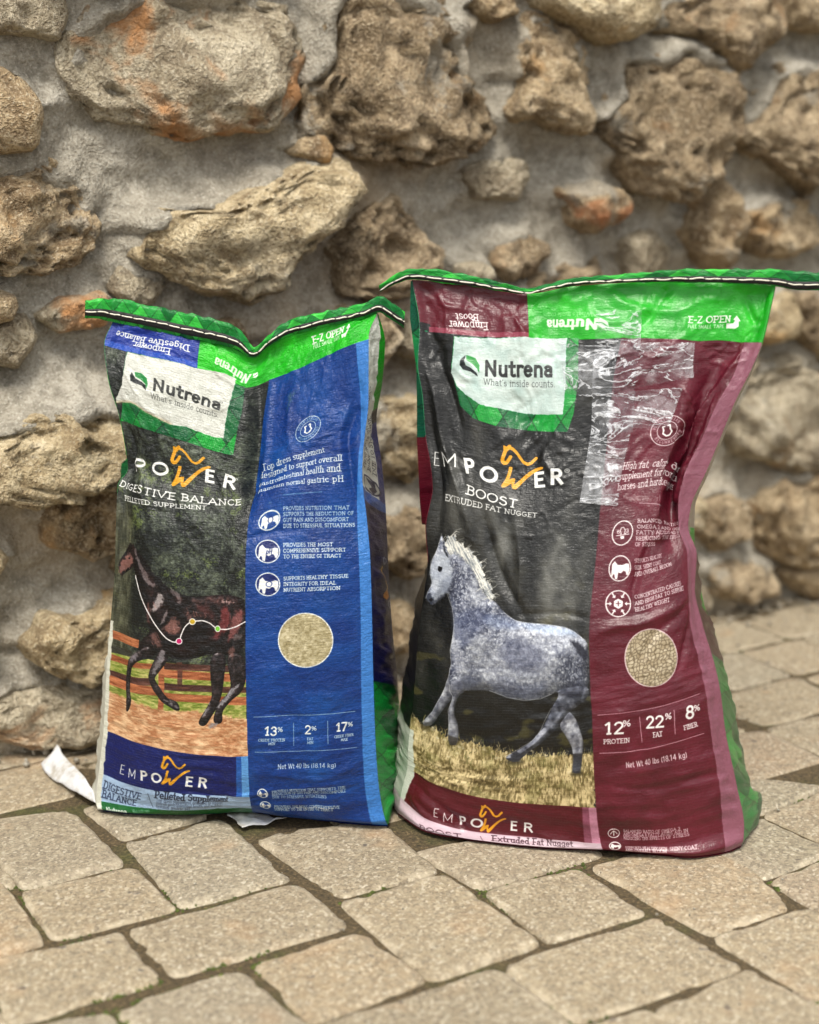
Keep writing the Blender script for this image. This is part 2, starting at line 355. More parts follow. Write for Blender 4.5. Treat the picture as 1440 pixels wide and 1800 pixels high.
RED = make_bag(
    [740, 790, 845, 900, 935, 1000, 1050, 1110, 1165, 1195, 1240, 1285], {
    505: [(724,492),(775,497),(832,504),(893,512),(930,516),(1010,503),(1100,497),(1180,495),(1255,496),(1290,497),(1340,501),(1363,503)],
    593: [(737,578),(790,586),(845,590),(900,592),(933,593),(1003,594),(1092,595),(1165,596),(1230,598),(1270,599),(1309,600),(1340,602)],
    658: [(734,642),(793,653),(845,658),(900,660),(933,660),(1000,660),(1080,657),(1150,654),(1213,653),(1252,656),(1293,652),(1320,651)],
    712: [(742,694),(796,702),(845,714),(900,723),(933,727),(1000,729),(1073,718),(1140,713),(1200,712),(1228,720),(1260,711),(1293,705)],
    775: [(748,768),(796,776),(845,787),(900,796),(933,800),(1000,798),(1066,789),(1130,778),(1188,773),(1208,784),(1232,775),(1266,771)],
    835: [(756,814),(796,820),(845,837),(900,851),(933,855),(1000,852),(1060,848),(1117,838),(1170,831),(1193,842),(1202,836),(1240,833)],
    890: [(760,859),(796,866),(845,879),(900,892),(933,897),(1000,900),(1055,898),(1115,893),(1160,888),(1180,896),(1192,889),(1215,890)],
    940: [(748,926),(796,933),(845,939),(900,943),(933,944),(1000,944),(1051,946),(1112,943),(1160,936),(1180,933),(1194,928),(1210,926)],
    1000: [(752,988),(796,1000),(845,1003),(900,1004),(933,1004),(1000,1005),(1045,1010),(1112,1010),(1160,996),(1185,985),(1211,972),(1225,975)],
    1060: [(745,1048),(795,1059),(845,1062),(900,1063),(933,1063),(1000,1064),(1039,1066),(1112,1065),(1162,1050),(1190,1041),(1213,1034),(1222,1036)],
    1110: [(737,1102),(790,1111),(845,1114),(900,1115),(933,1115),(1000,1115),(1036,1117),(1110,1115),(1162,1103),(1190,1097),(1216,1089),(1233,1089)],
    1200: [(730,1192),(785,1206),(845,1211),(900,1213),(935,1214),(1000,1215),(1038,1215),(1105,1206),(1162,1192),(1195,1183),(1234,1172),(1257,1170)],
    1260: [(725,1250),(780,1267),(845,1272),(900,1273),(935,1272),(1000,1268),(1041,1260),(1110,1251),(1166,1241),(1198,1231),(1242,1216),(1266,1212)],
    1325: [(718,1312),(772,1337),(840,1346),(900,1347),(935,1345),(1000,1336),(1043,1327),(1110,1319),(1167,1309),(1202,1301),(1252,1288),(1275,1283)],
    1420: [(716,1350),(762,1379),(825,1399),(890,1411),(930,1415),(1000,1419),(1048,1421),(1110,1419),(1168,1413),(1204,1406),(1267,1391),(1296,1385)],
    1480: [(704,1402),(747,1437),(815,1459),(890,1468),(930,1472),(1000,1478),(1056,1484),(1115,1486),(1171,1484),(1210,1479),(1274,1462),(1308,1455)],
    1505: [(700,1436),(750,1467),(820,1481),(895,1491),(935,1495),(1005,1499),(1062,1500),(1120,1505),(1175,1510),(1215,1513),(1277,1505),(1306,1494)]},
    {505:(2.02,1.985,1.945),593:(2.0,1.957,1.93),658:(1.985,1.942,1.925),712:(1.977,1.93,1.92),775:(1.967,1.915,1.915),835:(1.957,1.90,1.907),890:(1.95,1.886,1.90),
     940:(1.945,1.874,1.893),1000:(1.942,1.86,1.885),1060:(1.938,1.848,1.876),1110:(1.936,1.839,1.87),1200:(1.934,1.83,1.862),1260:(1.934,1.826,1.857),1325:(1.934,1.824,1.853),1420:(1.936,1.828,1.85),1480:(1.938,1.836,1.848),1505:(1.94,1.85,1.85)},
    {505:(1364,504),593:(1341,604),658:(1322,655),712:(1296,708),775:(1270,774),835:(1244,836),890:(1222,893),940:(1221,938),1000:(1227,1000),1060:(1240,1070),1110:(1257,1112),1200:(1279,1205),1260:(1291,1258),1325:(1305,1325),1420:(1325,1415),1480:(1335,1462),1505:(1333,1480)},
    {505:(722,494),593:(721,560),658:(732,648),712:(733,704),775:(733,772),835:(736,830),890:(738,880),940:(742,922)},
    {505:.004,593:.03,658:.05,712:.07,775:.09,835:.10,890:.115,940:.125,1000:.14,1060:.15,1110:.155,1200:.16,1260:.165,1325:.165,1420:.165,1480:.155,1505:.13},
    valley={9: ([505,593,658,835,900,940,1000],[.0,.006,.014,.022,.022,.014,0]), 8: ([505,593,890,960],[0,.0,-.004,0])})
inv_blue, inv_red = inverse_bag(BLUE), inverse_bag(RED)

# folds seen in the film: polyline in the photograph, height in metres (+ ridge, - valley), half width in sheet units
BLUE.folds = [([(446,640),(458,760),(448,850),(433,945)], -.0050, 16), ([(476,680),(466,800),(452,900)], .0030, 12), ([(433,946),(470,937),(545,930)], -.0022, 9), ([(636,690),(612,770),(622,850),(634,900)], -.0050, 17), ([(618,680),(598,770),(604,850)], .0025, 12),
    ([(228,800),(250,830),(262,905)], .0040, 14), ([(216,740),(236,790),(226,830)], -.0035, 12), ([(260,760),(300,850),(310,930)], -.0018, 14), ([(330,640),(350,700),(338,770)], .0014, 10), ([(520,650),(505,740),(520,820)], .0016, 12), ([(450,1255),(540,1262),(640,1235)], -.0012, 8), ([(450,1360),(560,1372),(640,1340)], .0014, 9), ([(450,1400),(580,1398),(650,1370)], -.0014, 8), ([(190,1150),(300,1165),(420,1160)], .0010, 9)]
RED.folds = [([(742,600),(762,690),(792,820),(830,950)], .0055, 17), ([(766,600),(796,700),(812,760)], -.0040, 13), ([(755,720),(770,830),(768,930)], -.0040, 13), ([(846,890),(880,1010),(925,1092)], -.0042, 16), ([(900,880),(915,1000),(908,1085)], .0030, 16), ([(985,760),(955,800),(975,830),(1010,800)], .0026, 12), ([(908,1082),(980,1078),(1045,1090)], -.0018, 9),
    ([(1302,612),(1262,680),(1205,790),(1160,900)], .0045, 10), ([(1270,668),(1225,760),(1190,850)], -.0040, 11), ([(1188,932),(1140,950),(1115,1000)], .0036, 12), ([(1170,900),(1130,985),(1114,1040),(1116,1075)], -.0038, 13), ([(1046,1118),(1090,1100),(1140,1092),(1212,1052)], .0040, 15), ([(1212,1060),(1150,1120),(1125,1170)], -.0026, 14), ([(1190,1190),(1205,1140),(1215,1090)], -.0030, 12), ([(1060,1380),(1160,1390),(1260,1352)], -.0016, 10), ([(1060,1440),(1160,1440),(1265,1410)], .0014, 9),
    ([(760,505),(790,540),(850,545)], .0026, 9), ([(830,505),(815,560),(840,585)], -.0024, 8), ([(1060,505),(1110,540),(1180,548),(1250,520)], .0030, 12), ([(1300,510),(1325,560),(1350,575)], -.0035, 9), ([(1180,500),(1140,560),(1100,600)], -.0026, 11), ([(730,1380),(800,1440),(830,1470)], -.0030, 10), ([(716,1395),(770,1450)], .0030, 9)]

# ------------------------------------------------------------------ the two printed sheets
WH = (240, 240, 236); GOLD = (233, 172, 44)
def crop(x0, y0, k, pts): return np.array(pts, float)/k+np.array([x0, y0])
def field(gx, gy, sc, oct=4, seed=0, sx=1, sy=1):
    return fbm(np.stack([gx/sx, gy/sy], -1)/sc, oct, seed)
def worley(gx, gy, p, seed=0):
    u, v = gx/p, gy/p; iu, iv = np.floor(u), np.floor(v); d1 = np.full(gx.shape, 9.); d2 = d1.copy(); idv = np.zeros(gx.shape)
    for a in (-1, 0, 1):
        for b in (-1, 0, 1):
            ci, cj = (iu+a), (iv+b); z = ci*0
            hx = _hash(ci.astype(int), cj.astype(int), z.astype(int), seed); hy = _hash(ci.astype(int), cj.astype(int), z.astype(int), seed+1)
            d = np.hypot(ci+.15+.7*hx-u, cj+.15+.7*hy-v); n = d < d1
            d2 = np.where(n, d1, np.minimum(d2, d)); idv = np.where(n, hx, idv); d1 = np.minimum(d1, d)
    return d1, d2, idv
def put_text(C, I, s, a, b, h, col, t=.14, serif=.12, alpha=1, **k):
    """Lettering given by its base line a-b and cap height h as surveyed; laid on the flat sheet."""
    a = np.asarray(a, float); b = np.asarray(b, float); d = (b-a)/np.linalg.norm(b-a); m = (a+b)/2
    q = I([a, b, m, m+np.array([d[1], -d[0]])*h])
    up = q[3]-q[2]; ex = (q[1]-q[0])/np.linalg.norm(q[1]-q[0])
    n = np.array([ex[1], -ex[0]]); up = n*max(up@n, .3*h)+ex*(up@ex)*.5
    C.text(s, q[0], q[1], h, col, t=t, serif=serif, alpha=alpha, up=up, **k)
def logo_w(C, I, crop_args, w, col):
    """Gold horse-head and W of the name, strokes traced once in a 240x170 frame."""
    f = lambda pts: I(crop(*crop_args, pts))
    C.poly(f([(628,135),(650,142),(660,150),(690,128),(712,135),(716,165),(690,185),(668,205),(655,240),(640,280),(668,275),(690,243),(712,238),(724,256),(700,300),(668,338),(630,342),(604,318),(597,288),(612,240),(630,190)]), col)
    C.poly(f([(640,285),(655,262),(672,250),(690,246),(668,280),(652,298),(640,300)]), (40,40,36))
    n = f([(690,160),(730,175),(770,215),(805,265),(840,312),(880,332),(920,318),(950,288),(972,268)]); C.stroke(n, w, col)
    C.poly(f([(688,358),(722,362),(724,380),(708,440),(690,490),(720,478),(752,480),(750,500),(742,545),(760,530),(830,470),(900,412),(960,375),(1020,360),(1048,364),(1046,384),(1000,396),(940,430),(870,488),(800,560),(760,594),(728,592),(714,570),(712,535),(690,548),(650,572),(620,578),(602,562),(612,540),(648,490),(672,430)]), col)
def name_row(C, I, letters, h, w1, w2, col):
    for ch, a, b, bold in letters:
        put_text(C, I, ch, a, b, h, col, t=w2 if bold else w1, serif=0)
def horse_icon(C, c, r, I, fg=WH, bg=None, mark=None, ry=None, sh=0):
    ry = ry or r; c = np.asarray(c, float)
    f = lambda pts: I(np.array([(c[0]+x*r, c[1]+y*ry-sh*x*r) for x, y in pts]))
    ring = f([(math.cos(a), math.sin(a)) for a in np.linspace(0, 2*math.pi, 33)[:-1]])
    if bg is not None: C.poly(ring, bg)
    C.stroke(ring, 1.7, fg, closed=True)
    body = [(-.78,.25),(-.7,-.4),(-.45,-.62),(-.2,-.3),(.25,-.25),(.62,-.35),(.86,-.3),(.9,.1),(.78,.55),(.62,.6),(.55,.3),(.35,.22),(.1,.4),(-.15,.32),(-.25,.85),(-.45,.8),(-.5,.45),(-.62,.4),(-.7,.62),(-.8,.5)]
    C.poly(f(body), fg)
    if mark == 'pH': q = f([(-.16,.18),(.34,.18)]); C.text('pH', q[0], q[1], .34*r, (20,40,110), t=.2, serif=0)
    elif mark: m = f([(.1,-.02)])[0]; C.ellipse(m, .2*r, .2*r, mark, w=1.1)
def emblem(C, I, c, ax, bx, k):
    """Round seal with a horseshoe; ax, bx are the two half axes (photo)."""
    c = np.asarray(c, float); ax = np.asarray(ax, float); bx = np.asarray(bx, float)
    f = lambda r, a: I(np.array([c+r*(math.cos(t)*ax+math.sin(t)*bx) for t in a]))
    T = np.linspace(0, 2*math.pi, 41)[:-1]
    C.stroke(f(1, T), 1.3, WH, .9, True); C.stroke(f(.6, T), 1.1, WH, .9, True)
    C.stroke(I(np.array([c+x*ax+y*bx for x, y in [(-.1,-.3),(-.22,-.3),(-.2,-.05),(-.27,.15),(-.1,.36),(.1,.36),(.27,.15),(.2,-.05),(.22,-.3),(.1,-.3)]])), 2.6, WH)
    for word, a0, a1, up in (('VETERINARIAN', 205, 335, 1), ('RECOMMENDED', 155, 25, -1)):
        for i, ch in enumerate(word):
            t = math.radians(a0+(a1-a0)*i/(len(word)-1)); r = .72 if up > 0 else .88
            d = .075*up; p = f(r, [t-d, t+d]); C.text(ch, p[0], p[1], k*.22, WH, t=.16, serif=0, alpha=.8)
def paint_blue():
    I = inv_blue
    C = Canvas(120, 716, 560, 1480, 1.8, (9, 38, 122))
    full = lambda x0, x1, y0, y1: np.array([(x0,y0),(x1,y0),(x1,y1),(x0,y1)], float)
    # --- photograph panel: dark wood behind the horse
    def wood(gx, gy):
        n = field(gx, gy, 26, 4, 3); m = field(gx, gy, 60, 3, 9); k = field(gx, gy, 5, 3, 21)
        lf = field(gx, gy, 2.0, 3, 23)
        c = mixc((24, 29, 26), (116, 124, 106), np.clip(.24+.45*n+.30*m+.28*k+.30*lf, 0, 1))
        c = mixc(c, (122, 138, 70), np.clip(field(gx, gy, 24, 3, 33)*1.4-.5+.7*lf, 0, .6)*sstep(780, 840, gy))
        bark = (gx < 228) & (gy > 880)
        b = mixc((62, 64, 48), (132, 132, 108), np.clip(.45+.6*field(gx, gy, 4, 3, 41, 1, 5), 0, 1))
        e = sstep(232, 214, gx)*sstep(880, 930, gy)*.8
        return mixc(c, b, e)
    C.poly(full(120, 440, 630, 1330), wood)
    # paddock: fence rails, grass, sand
    K3 = (140, 860, 4.5)
    f3 = lambda pts: I(crop(*K3, pts))
    C.clip = None
    def grass(gx, gy): return mixc((120, 140, 52), (196, 190, 120), np.clip(.5+.7*field(gx, gy, 3, 3, 7, 2.5, 1)+.3*field(gx, gy, 14, 2, 8), 0, 1))
    def sand(gx, gy): return mixc((186, 132, 92), (236, 200, 160), np.clip(.5+.6*field(gx, gy, 3.2, 4, 17, 2.4, 1)+.35*field(gx, gy, 16, 2, 18), 0, 1))
    def rail(gx, gy): return mixc((148, 84, 52), (206, 138, 96), np.clip(.5+.8*field(gx, gy, 4, 3, 27, 8, 1), 0, 1))
    def rail_d(gx, gy): return mixc((72, 44, 40), (120, 80, 66), np.clip(.5+.8*field(gx, gy, 4, 3, 28, 8, 1), 0, 1))
    C.poly(f3([(200,1270),(460,1330),(1315,1420),(1315,1900),(160,1900)]), grass)
    C.poly(f3([(235,1105),(462,1195),(455,1260),(235,1170)]), rail)
    C.poly(f3([(240,1235),(400,1280),(400,1330),(240,1290)]), (62, 62, 52))
    C.poly(f3([(235,1300),(620,1385),(620,1430),(235,1350)]), rail)
    C.poly(f3([(640,1370),(1315,1400),(1315,1450),(640,1425)]), rail_d)
    C.poly(f3([(640,1425),(1315,1465),(1315,1530),(640,1490)]), rail)
    C.poly(f3([(235,1430),(560,1500),(560,1560),(235,1490)]), rail_d)
    C.poly(f3([(235,1470),(620,1570),(620,1640),(235,1545)]), rail)
    C.poly(f3([(650,1535),(1315,1570),(1315,1615),(650,1590)]), rail_d)
    C.poly(f3([(650,1610),(1315,1650),(1315,1715),(650,1670)]), rail)
    C.poly(f3([(612,1390),(662,1400),(655,1760),(612,1750)]), rail); C.poly(f3([(765,1370),(808,1370),(805,1600),(768,1600)]), rail_d, .85)
    C.poly(f3([(180,1585),(400,1670),(620,1745),(900,1760),(1400,1830),(1400,2300),(120,2300)]), sand, soft=4, rough=3)
    # horse
    H0 = (36, 24, 24)
    body = [(385,425),(345,500),(305,580),(305,640),(325,695),(350,662),(388,640),(425,605),(432,690),(470,830),(505,940),(525,1050),(560,1130),(470,1200),(455,1290),(560,1345),(640,1270),(700,1330),(800,1357),(920,1340),(1030,1300),(1315,1330),(1315,880),(1250,852),(1150,830),(1050,842),(900,852),(800,838),(700,782),(620,722),(560,650),(500,560),(440,480)]
    C.poly(chaikin(f3(body), 1), lambda gx, gy: mixc((12, 9, 11), (48, 27, 27), np.clip(.30+.55*field(gx, gy, 14, 3, 51), 0, 1)), form=([(*f3([(x, y)])[0], rx, ry, am) for x, y, rx, ry, am in [(640,1040,24,34,8), (560,860,14,30,6), (920,1080,44,34,8), (1200,1060,26,40,9), (370,560,9,12,3), (700,900,20,20,4), (1080,960,18,24,4)]], 17, .55, .7, .38, 12, (206,160,152)))
    legs = [[(640,1250),(600,1330),(550,1420),(530,1480),(545,1540),(590,1620),(640,1690),(700,1722),(760,1760),(792,1752),(770,1690),(720,1668),(685,1660),(630,1580),(582,1510),(592,1480),(645,1420),(712,1330)],
            [(560,1230),(450,1280),(390,1330),(368,1380),(360,1500),(362,1700),(358,1762),(376,1762),(402,1700),(390,1600),(395,1480),(402,1400),(470,1352),(560,1345)],
            [(1030,1290),(1030,1500),(1045,1640),(1025,1690),(965,1790),(930,1850),(950,1880),(990,1880),(1040,1800),(1110,1680),(1140,1500),(1160,1300)],
            [(1150,1300),(1200,1560),(1170,1620),(1090,1690),(1060,1790),(1050,1850),(1090,1870),(1130,1840),(1120,1760),(1180,1690),(1315,1590),(1315,1300)]]
    for L in legs: C.poly(chaikin(f3(L)), lambda gx, gy: mixc((20, 16, 18), (66, 52, 54), np.clip(.25+.6*field(gx, gy, 5, 3, 61), 0, 1)), form=([], 6, .6, .8, .6, 9, (190,182,184)))
    PK = (206, 150, 138); GY = (190, 178, 178)
    f7 = lambda pts: I(crop(190, 940, 4.736, pts))
    for P, col, al, so in [([(88,250),(120,200),(160,165),(200,200),(195,255),(150,285),(118,300),(96,345)], PK, .62, 4), ([(190,95),(225,130),(262,230),(312,330),(345,400),(425,440),(340,432),(300,380),(250,270)], GY, .5, 3), ([(443,478),(458,560),(405,622),(348,642),(380,570),(402,505)], (214,204,202), .75, 4), ([(320,560),(350,640),(330,760),(310,660)], PK, .4, 4),
        ([(495,615),(470,700),(425,760),(450,690)], GY, .6, 3), ([(545,680),(585,740),(605,810),(540,835),(450,800),(470,750)], PK, .6, 6), ([(365,800),(420,870),(440,950),(395,930),(350,860)], PK, .5, 5), ([(500,440),(560,470),(600,520),(590,600),(560,520)], GY, .5, 3), ([(915,540),(1000,552),(1055,572),(960,575)], (210,176,170), .7, 3),
        ([(940,600),(1010,620),(1012,760),(950,830),(872,890),(858,850),(925,750)], (172,78,80), .6, 7), ([(1040,650),(1135,615),(1112,760),(1040,850),(985,905),(1010,780)], (196,122,118), .62, 7), ([(985,960),(1050,925),(1040,1040),(1010,1020)], PK, .45, 5), ([(640,640),(700,680),(690,740),(650,700)], PK, .4, 4), ([(720,560),(860,620),(880,700),(760,660)], (120,60,56), .45, 9),
        ([(430,965),(475,955),(445,1080),(372,1172),(345,1165),(400,1060)], (168,162,166), .7, 3), ([(235,970),(245,1030),(170,1075),(165,1030)], (150,144,150), .65, 3), ([(980,1335),(1095,1232),(1052,1312),(925,1442),(888,1442)], (186,184,188), .75, 3), ([(860,1380),(820,1480),(770,1540),(800,1470)], (176,172,176), .7, 2.5), ([(160,1180),(175,1300),(165,1420),(158,1300)], (120,116,120), .5, 2), ([(430,1360),(480,1390),(560,1430),(590,1465),(500,1410)], (160,154,158), .6, 2), ([(830,1580),(900,1570),(890,1610),(830,1615)], (150,146,150), .8, 2), ([(1060,820),(1140,840),(1100,870),(1030,890)], GY, .45, 3)]:
        C.poly(chaikin(f7(P), 1), col, al, so, 3, 3.5, len(P))
    rg = np.random.RandomState(8)
    for k in range(46):
        x, y = [(650,670),(740,640),(840,700),(960,720),(1060,720),(520,760),(400,840),(330,600)][k % 8]; x += rg.uniform(-60, 60); y += rg.uniform(-60, 60); l = rg.uniform(18, 60)
        C.stroke(f7([(x, y), (x+rg.uniform(-.1, .35)*l, y+l*.6), (x+rg.uniform(-.1, .6)*l, y+l)]), rg.uniform(.5, 1.1), PK, rg.uniform(.25, .6), soft=1)
    C.poly(f3([(368,500),(382,420),(396,436),(408,500)]), (30,22,22)); C.poly(f3([(395,500),(408,432),(420,448),(424,505)]), (44,30,30)); C.poly(f3([(372,545),(386,540),(390,552),(376,556)]), (16,12,12))
    C.poly(f3([(435,470),(520,570),(580,660),(650,740),(700,790),(690,830),(640,790),(560,700),(500,610)]), (18,14,18), .9, 3, 4, 4)
    tr = f3([(435,685),(470,830),(530,970),(610,1100),(690,1190),(745,1212),(780,1205),(800,1150),(830,1090),(888,1050),(960,1042),(1020,1060),(1088,1107),(1150,1112),(1220,1095),(1310,1050)])
    t = np.arange(len(tr)); C.stroke(pchip(t, tr, np.linspace(0, len(tr)-1, 90)), 2.0, (244, 240, 238))
    for p, c in (((782,1205), (196,30,110)), ((888,1050), (212,178,50)), ((1088,1107), (130,200,70))):
        q = f3([p])[0]; C.ellipse(q, 5.6, 5.6, WH); C.ellipse(q, 4.1, 4.1, c)
    # --- lower name band and grey-blue strip
    C.poly(full(120, 440, 1320, 1402), (10, 30, 104))
    C.poly(full(417, 427, 1320, 1402), (40, 100, 178)); C.poly(full(427, 440, 1320, 1402), (104, 164, 222))
    C.poly(full(120, 440, 1401, 1442), (176, 200, 228)); C.poly(full(120, 446, 1441, 1480), (8, 104, 44))
    K5 = (60, 1220, 4.235)
    f5 = lambda pts: I(crop(*K5, pts))
    name_row(C, I, [('E', crop(*K5, [(625,592)])[0], crop(*K5, [(662,604)])[0], 0), ('M', crop(*K5, [(690,622)])[0], crop(*K5, [(752,634)])[0], 0), ('P', crop(*K5, [(785,640)])[0], crop(*K5, [(838,646)])[0], 1), ('O', crop(*K5, [(868,654)])[0], crop(*K5, [(942,664)])[0], 1), ('E', crop(*K5, [(1118,688)])[0], crop(*K5, [(1172,694)])[0], 1), ('R', crop(*K5, [(1212,694)])[0], crop(*K5, [(1280,702)])[0], 1)], 15, .09, .23, WH)
    logo_w(C, I, (60+938/4.235-597/8.75, 1220+462/4.235-128/8.75, 8.75), 3.4, GOLD)
    for s, a, b, h, col, w in (('DIGESTIVE', (510,700), (788,790), 11, (44,58,92), .15), ('BALANCE', (500,768), (752,838), 11, (44,58,92), .15), ('Pelleted Supplement', (895,778), (1440,808), 10.5, (34,44,70), .19)):
        put_text(C, I, s, *crop(*K5, [a, b]), h, col, t=w)
    q = f5([(842,745), (880,850)]); C.stroke(q, 1, (70, 84, 110))
    for k, s in enumerate(('Top dress supplement designed to support', 'overall gastrointestinal health and maintain', 'normal gastric pH')):
        put_text(C, I, s, *crop(*K5, [(905, 806+22*k), (1400 if k < 2 else 1160, 826+20*k)]), 5, (84, 98, 122), t=.14, serif=.08)
    put_text(C, I, 'Nutrena', *crop(*K5, [(540,886), (690,895)]), 9, WH, t=.2, serif=0)
    put_text(C, I, "What's inside counts", *crop(*K5, [(735,888), (860,884)]), 5, WH, t=.13, alpha=.8)
    # --- upper print: end band
    C.poly(full(120, 346, 560, 641), (26, 62, 158)); C.poly(full(120, 346, 627, 641), (40, 88, 186))
    C.poly(full(345, 660, 560, 641), lambda gx, gy: mixc((18, 168, 28), (60, 214, 44), np.clip(.5+.5*field(gx, gy, 30, 3, 71), 0, 1)))
    K1 = (140, 500, 4.5); f1 = lambda pts: I(crop(*K1, pts))
    put_text(C, I, 'Empower', *crop(*K1, [(722,512), (428,440)]), 10.5, WH, t=.15)
    put_text(C, I, 'Digestive Balance', *crop(*K1, [(868,482), (296,365)]), 10.5, WH, t=.15)
    K2 = (400, 500, 4.5); f2 = lambda pts: I(crop(*K2, pts))
    put_text(C, I, 'Nutrena', *crop(*K2, [(186,705), (-90,582)]), 15, (224, 240, 216), t=.24, serif=0)
    put_text(C, I, "What's inside counts", *crop(*K2, [(168,640), (-90,520)]), 7, (200, 236, 190), t=.11, alpha=.8)
    C.poly(f2([(195,700),(232,685),(236,715),(215,735),(196,728)]), WH); C.stroke(f2([(200,722),(225,705)]), 1.4, (30,170,40))
    put_text(C, I, 'E-Z OPEN', *crop(*K2, [(668,463), (920,380)]), 11, WH, t=.2)
    put_text(C, I, 'PULL SMALL TAPE', *crop(*K2, [(672,505), (890,430)]), 6.5, WH, t=.16, serif=0)
    C.poly(f2([(903,400),(935,388),(955,360),(942,352),(966,312),(978,350),(968,352),(960,392),(940,420),(908,430)]), WH)
    # label
    C.poly(f1([(372,520),(1310,805),(1285,1010),(1210,1350),(325,1078),(330,930)]), plaid)
    lab = f1([(375,525),(925,662),(1238,745),(1200,900),(1132,1215),(1040,1200),(900,1150),(820,1120),(720,1110),(600,1050),(520,1010),(440,950),(395,935),(290,935),(285,900),(330,800)])
    C.poly(lab, lambda gx, gy: mixc((198, 200, 190), (226, 226, 218), np.clip(.6+.5*field(gx, gy, 20, 3, 81), 0, 1)), rough=.8, rs=5)
    C.stroke(f1([(290,935),(395,930),(440,950),(520,1010),(600,1050),(720,1105)]), 5, (196, 168, 112), .4, soft=5)
    C.poly(f1([(412,690),(398,720),(402,762),(440,782),(490,800),(528,840),(524,800),(490,770),(440,742),(425,715)]), (20, 30, 30))
    C.poly(f1([(432,688),(490,702),(530,740),(540,790),(530,822),(518,785),(480,750),(440,728)]), (24, 142, 66))
    put_text(C, I, 'Nutrena', *crop(*K1, [(575,830), (1108,985)]), 18.5, (56, 58, 56), t=.235, serif=0)
    put_text(C, I, "What's inside counts.", *crop(*K1, [(562,900), (1092,1048)]), 9.5, (96, 98, 94), t=.09, serif=.07)
    q = f1([(1118,922)])[0]; C.ellipse(q, 2, 2, (90, 92, 88), w=.7)
    # name
    k1 = lambda a: crop(*K1, [a])[0]
    name_row(C, I, [('P', k1((425,1466)), k1((520,1480)), 1), ('O', k1((570,1492)), k1((694,1508)), 1), ('E', k1((985,1550)), k1((1055,1562)), 1), ('R', k1((1122,1588)), k1((1228,1612)), 1)], 19, .09, .25, WH)
    C.text('EM', (136, 846), (178, 846), 22, WH, t=.09, serif=0)
    logo_w(C, I, (140+725/4.5-597/6.25, 500+1270/4.5-128/6.6, 6.4), 4.4, GOLD)
    q = f1([(1240,1540)])[0]; C.ellipse(q, 1.8, 1.8, WH, w=.8)
    put_text(C, I, 'DIGESTIVE BALANCE', *crop(*K1, [(312,1588), (1278,1734)]), 12, WH, t=.16)
    put_text(C, I, 'PELLETED SUPPLEMENT', *crop(*K1, [(345,1705), (998,1776)]), 7, WH, t=.19)
    # --- blue panel
    C.poly(full(440, 633, 640, 1480), lambda gx, gy: mixc((2, 58, 130), (12, 82, 156), np.clip(.4+.6*field(gx, gy, 40, 3, 91), 0, 1)))
    C.poly(full(632, 653, 640, 1480), (70, 136, 206))
    C.poly(f2([(480,880),(520,850),(545,850),(500,930),(470,1000),(480,930)]), (120, 128, 130), .5, 5, 4, 4)
    emblem(C, I, crop(*K2, [(638,1143)])[0], (22, -12), (2, 19), 20)
    for s, a, b in (('Top dress supplement', (285,1478), (768,1322)), ('designed to support overall', (262,1538), (908,1392)), ('gastrointestinal health and', (245,1600), (898,1476)), ('maintain normal gastric pH', (235,1650), (920,1556))):
        put_text(C, I, s, *crop(*K2, [a, b]), 9.5, WH, t=.125, serif=.1)
    C.stroke(f2([(437,1665), (745,1640)]), .9, WH, .5)
    K4 = (400, 860, 4.5); f4 = lambda pts: I(crop(*K4, pts))
    for lines in ((('PROVIDES NUTRITION THAT', (437,166), (966,158)), ('SUPPORTS THE REDUCTION OF', (437,212), (1000,202)), ('GUT PAIN AND DISCOMFORT', (437,258), (962,250)), ('DUE TO STRESSFUL SITUATIONS', (439,304), (1012,294))),
                  (('PROVIDES THE MOST', (439,454), (836,448)), ('COMPREHENSIVE SUPPORT', (439,500), (940,490)), ('TO THE ENTIRE GI TRACT', (440,546), (905,538))),
                  (('SUPPORTS HEALTHY TISSUE', (441,722), (960,700)), ('INTEGRITY FOR IDEAL', (441,766), (862,754)), ('NUTRIENT ABSORPTION', (442,812), (895,796)))):
        for s, a, b in lines: put_text(C, I, s, *crop(*K4, [a, b]), 5.8, WH, t=.2, serif=.12)
    horse_icon(C, crop(*K4, [(328,245)])[0], 18.5, I, WH, None, (10,40,120), 16.5, .25)
    horse_icon(C, crop(*K4, [(316,492)])[0], 21, I, WH, (14,40,110), 'pH', 20); horse_icon(C, crop(*K4, [(317,754)])[0], 21, I, WH, (14,40,110), (20,50,130), 20)
    circ = f4([(618+217*math.cos(a), 1198+214*math.sin(a)) for a in np.linspace(0, 2*math.pi, 49)[:-1]])
    C.poly(circ, lambda gx, gy: mixc((160, 148, 110), (216, 206, 174), np.clip(.5+.5*field(gx, gy, 5, 3, 15)+.3*field(gx, gy, 18, 2, 16), 0, 1)))
    C.stroke(circ, 1.8, WH, closed=True)
    K6 = (380, 1220, 4.235); f6 = lambda pts: I(crop(*K6, pts))
    for a, b in (((275,178), (1040,135)), ((285,440), (1050,400)), ((576,222), (578,388)), ((832,205), (834,374))): C.stroke(f6([a, b]), .9, WH, .75)
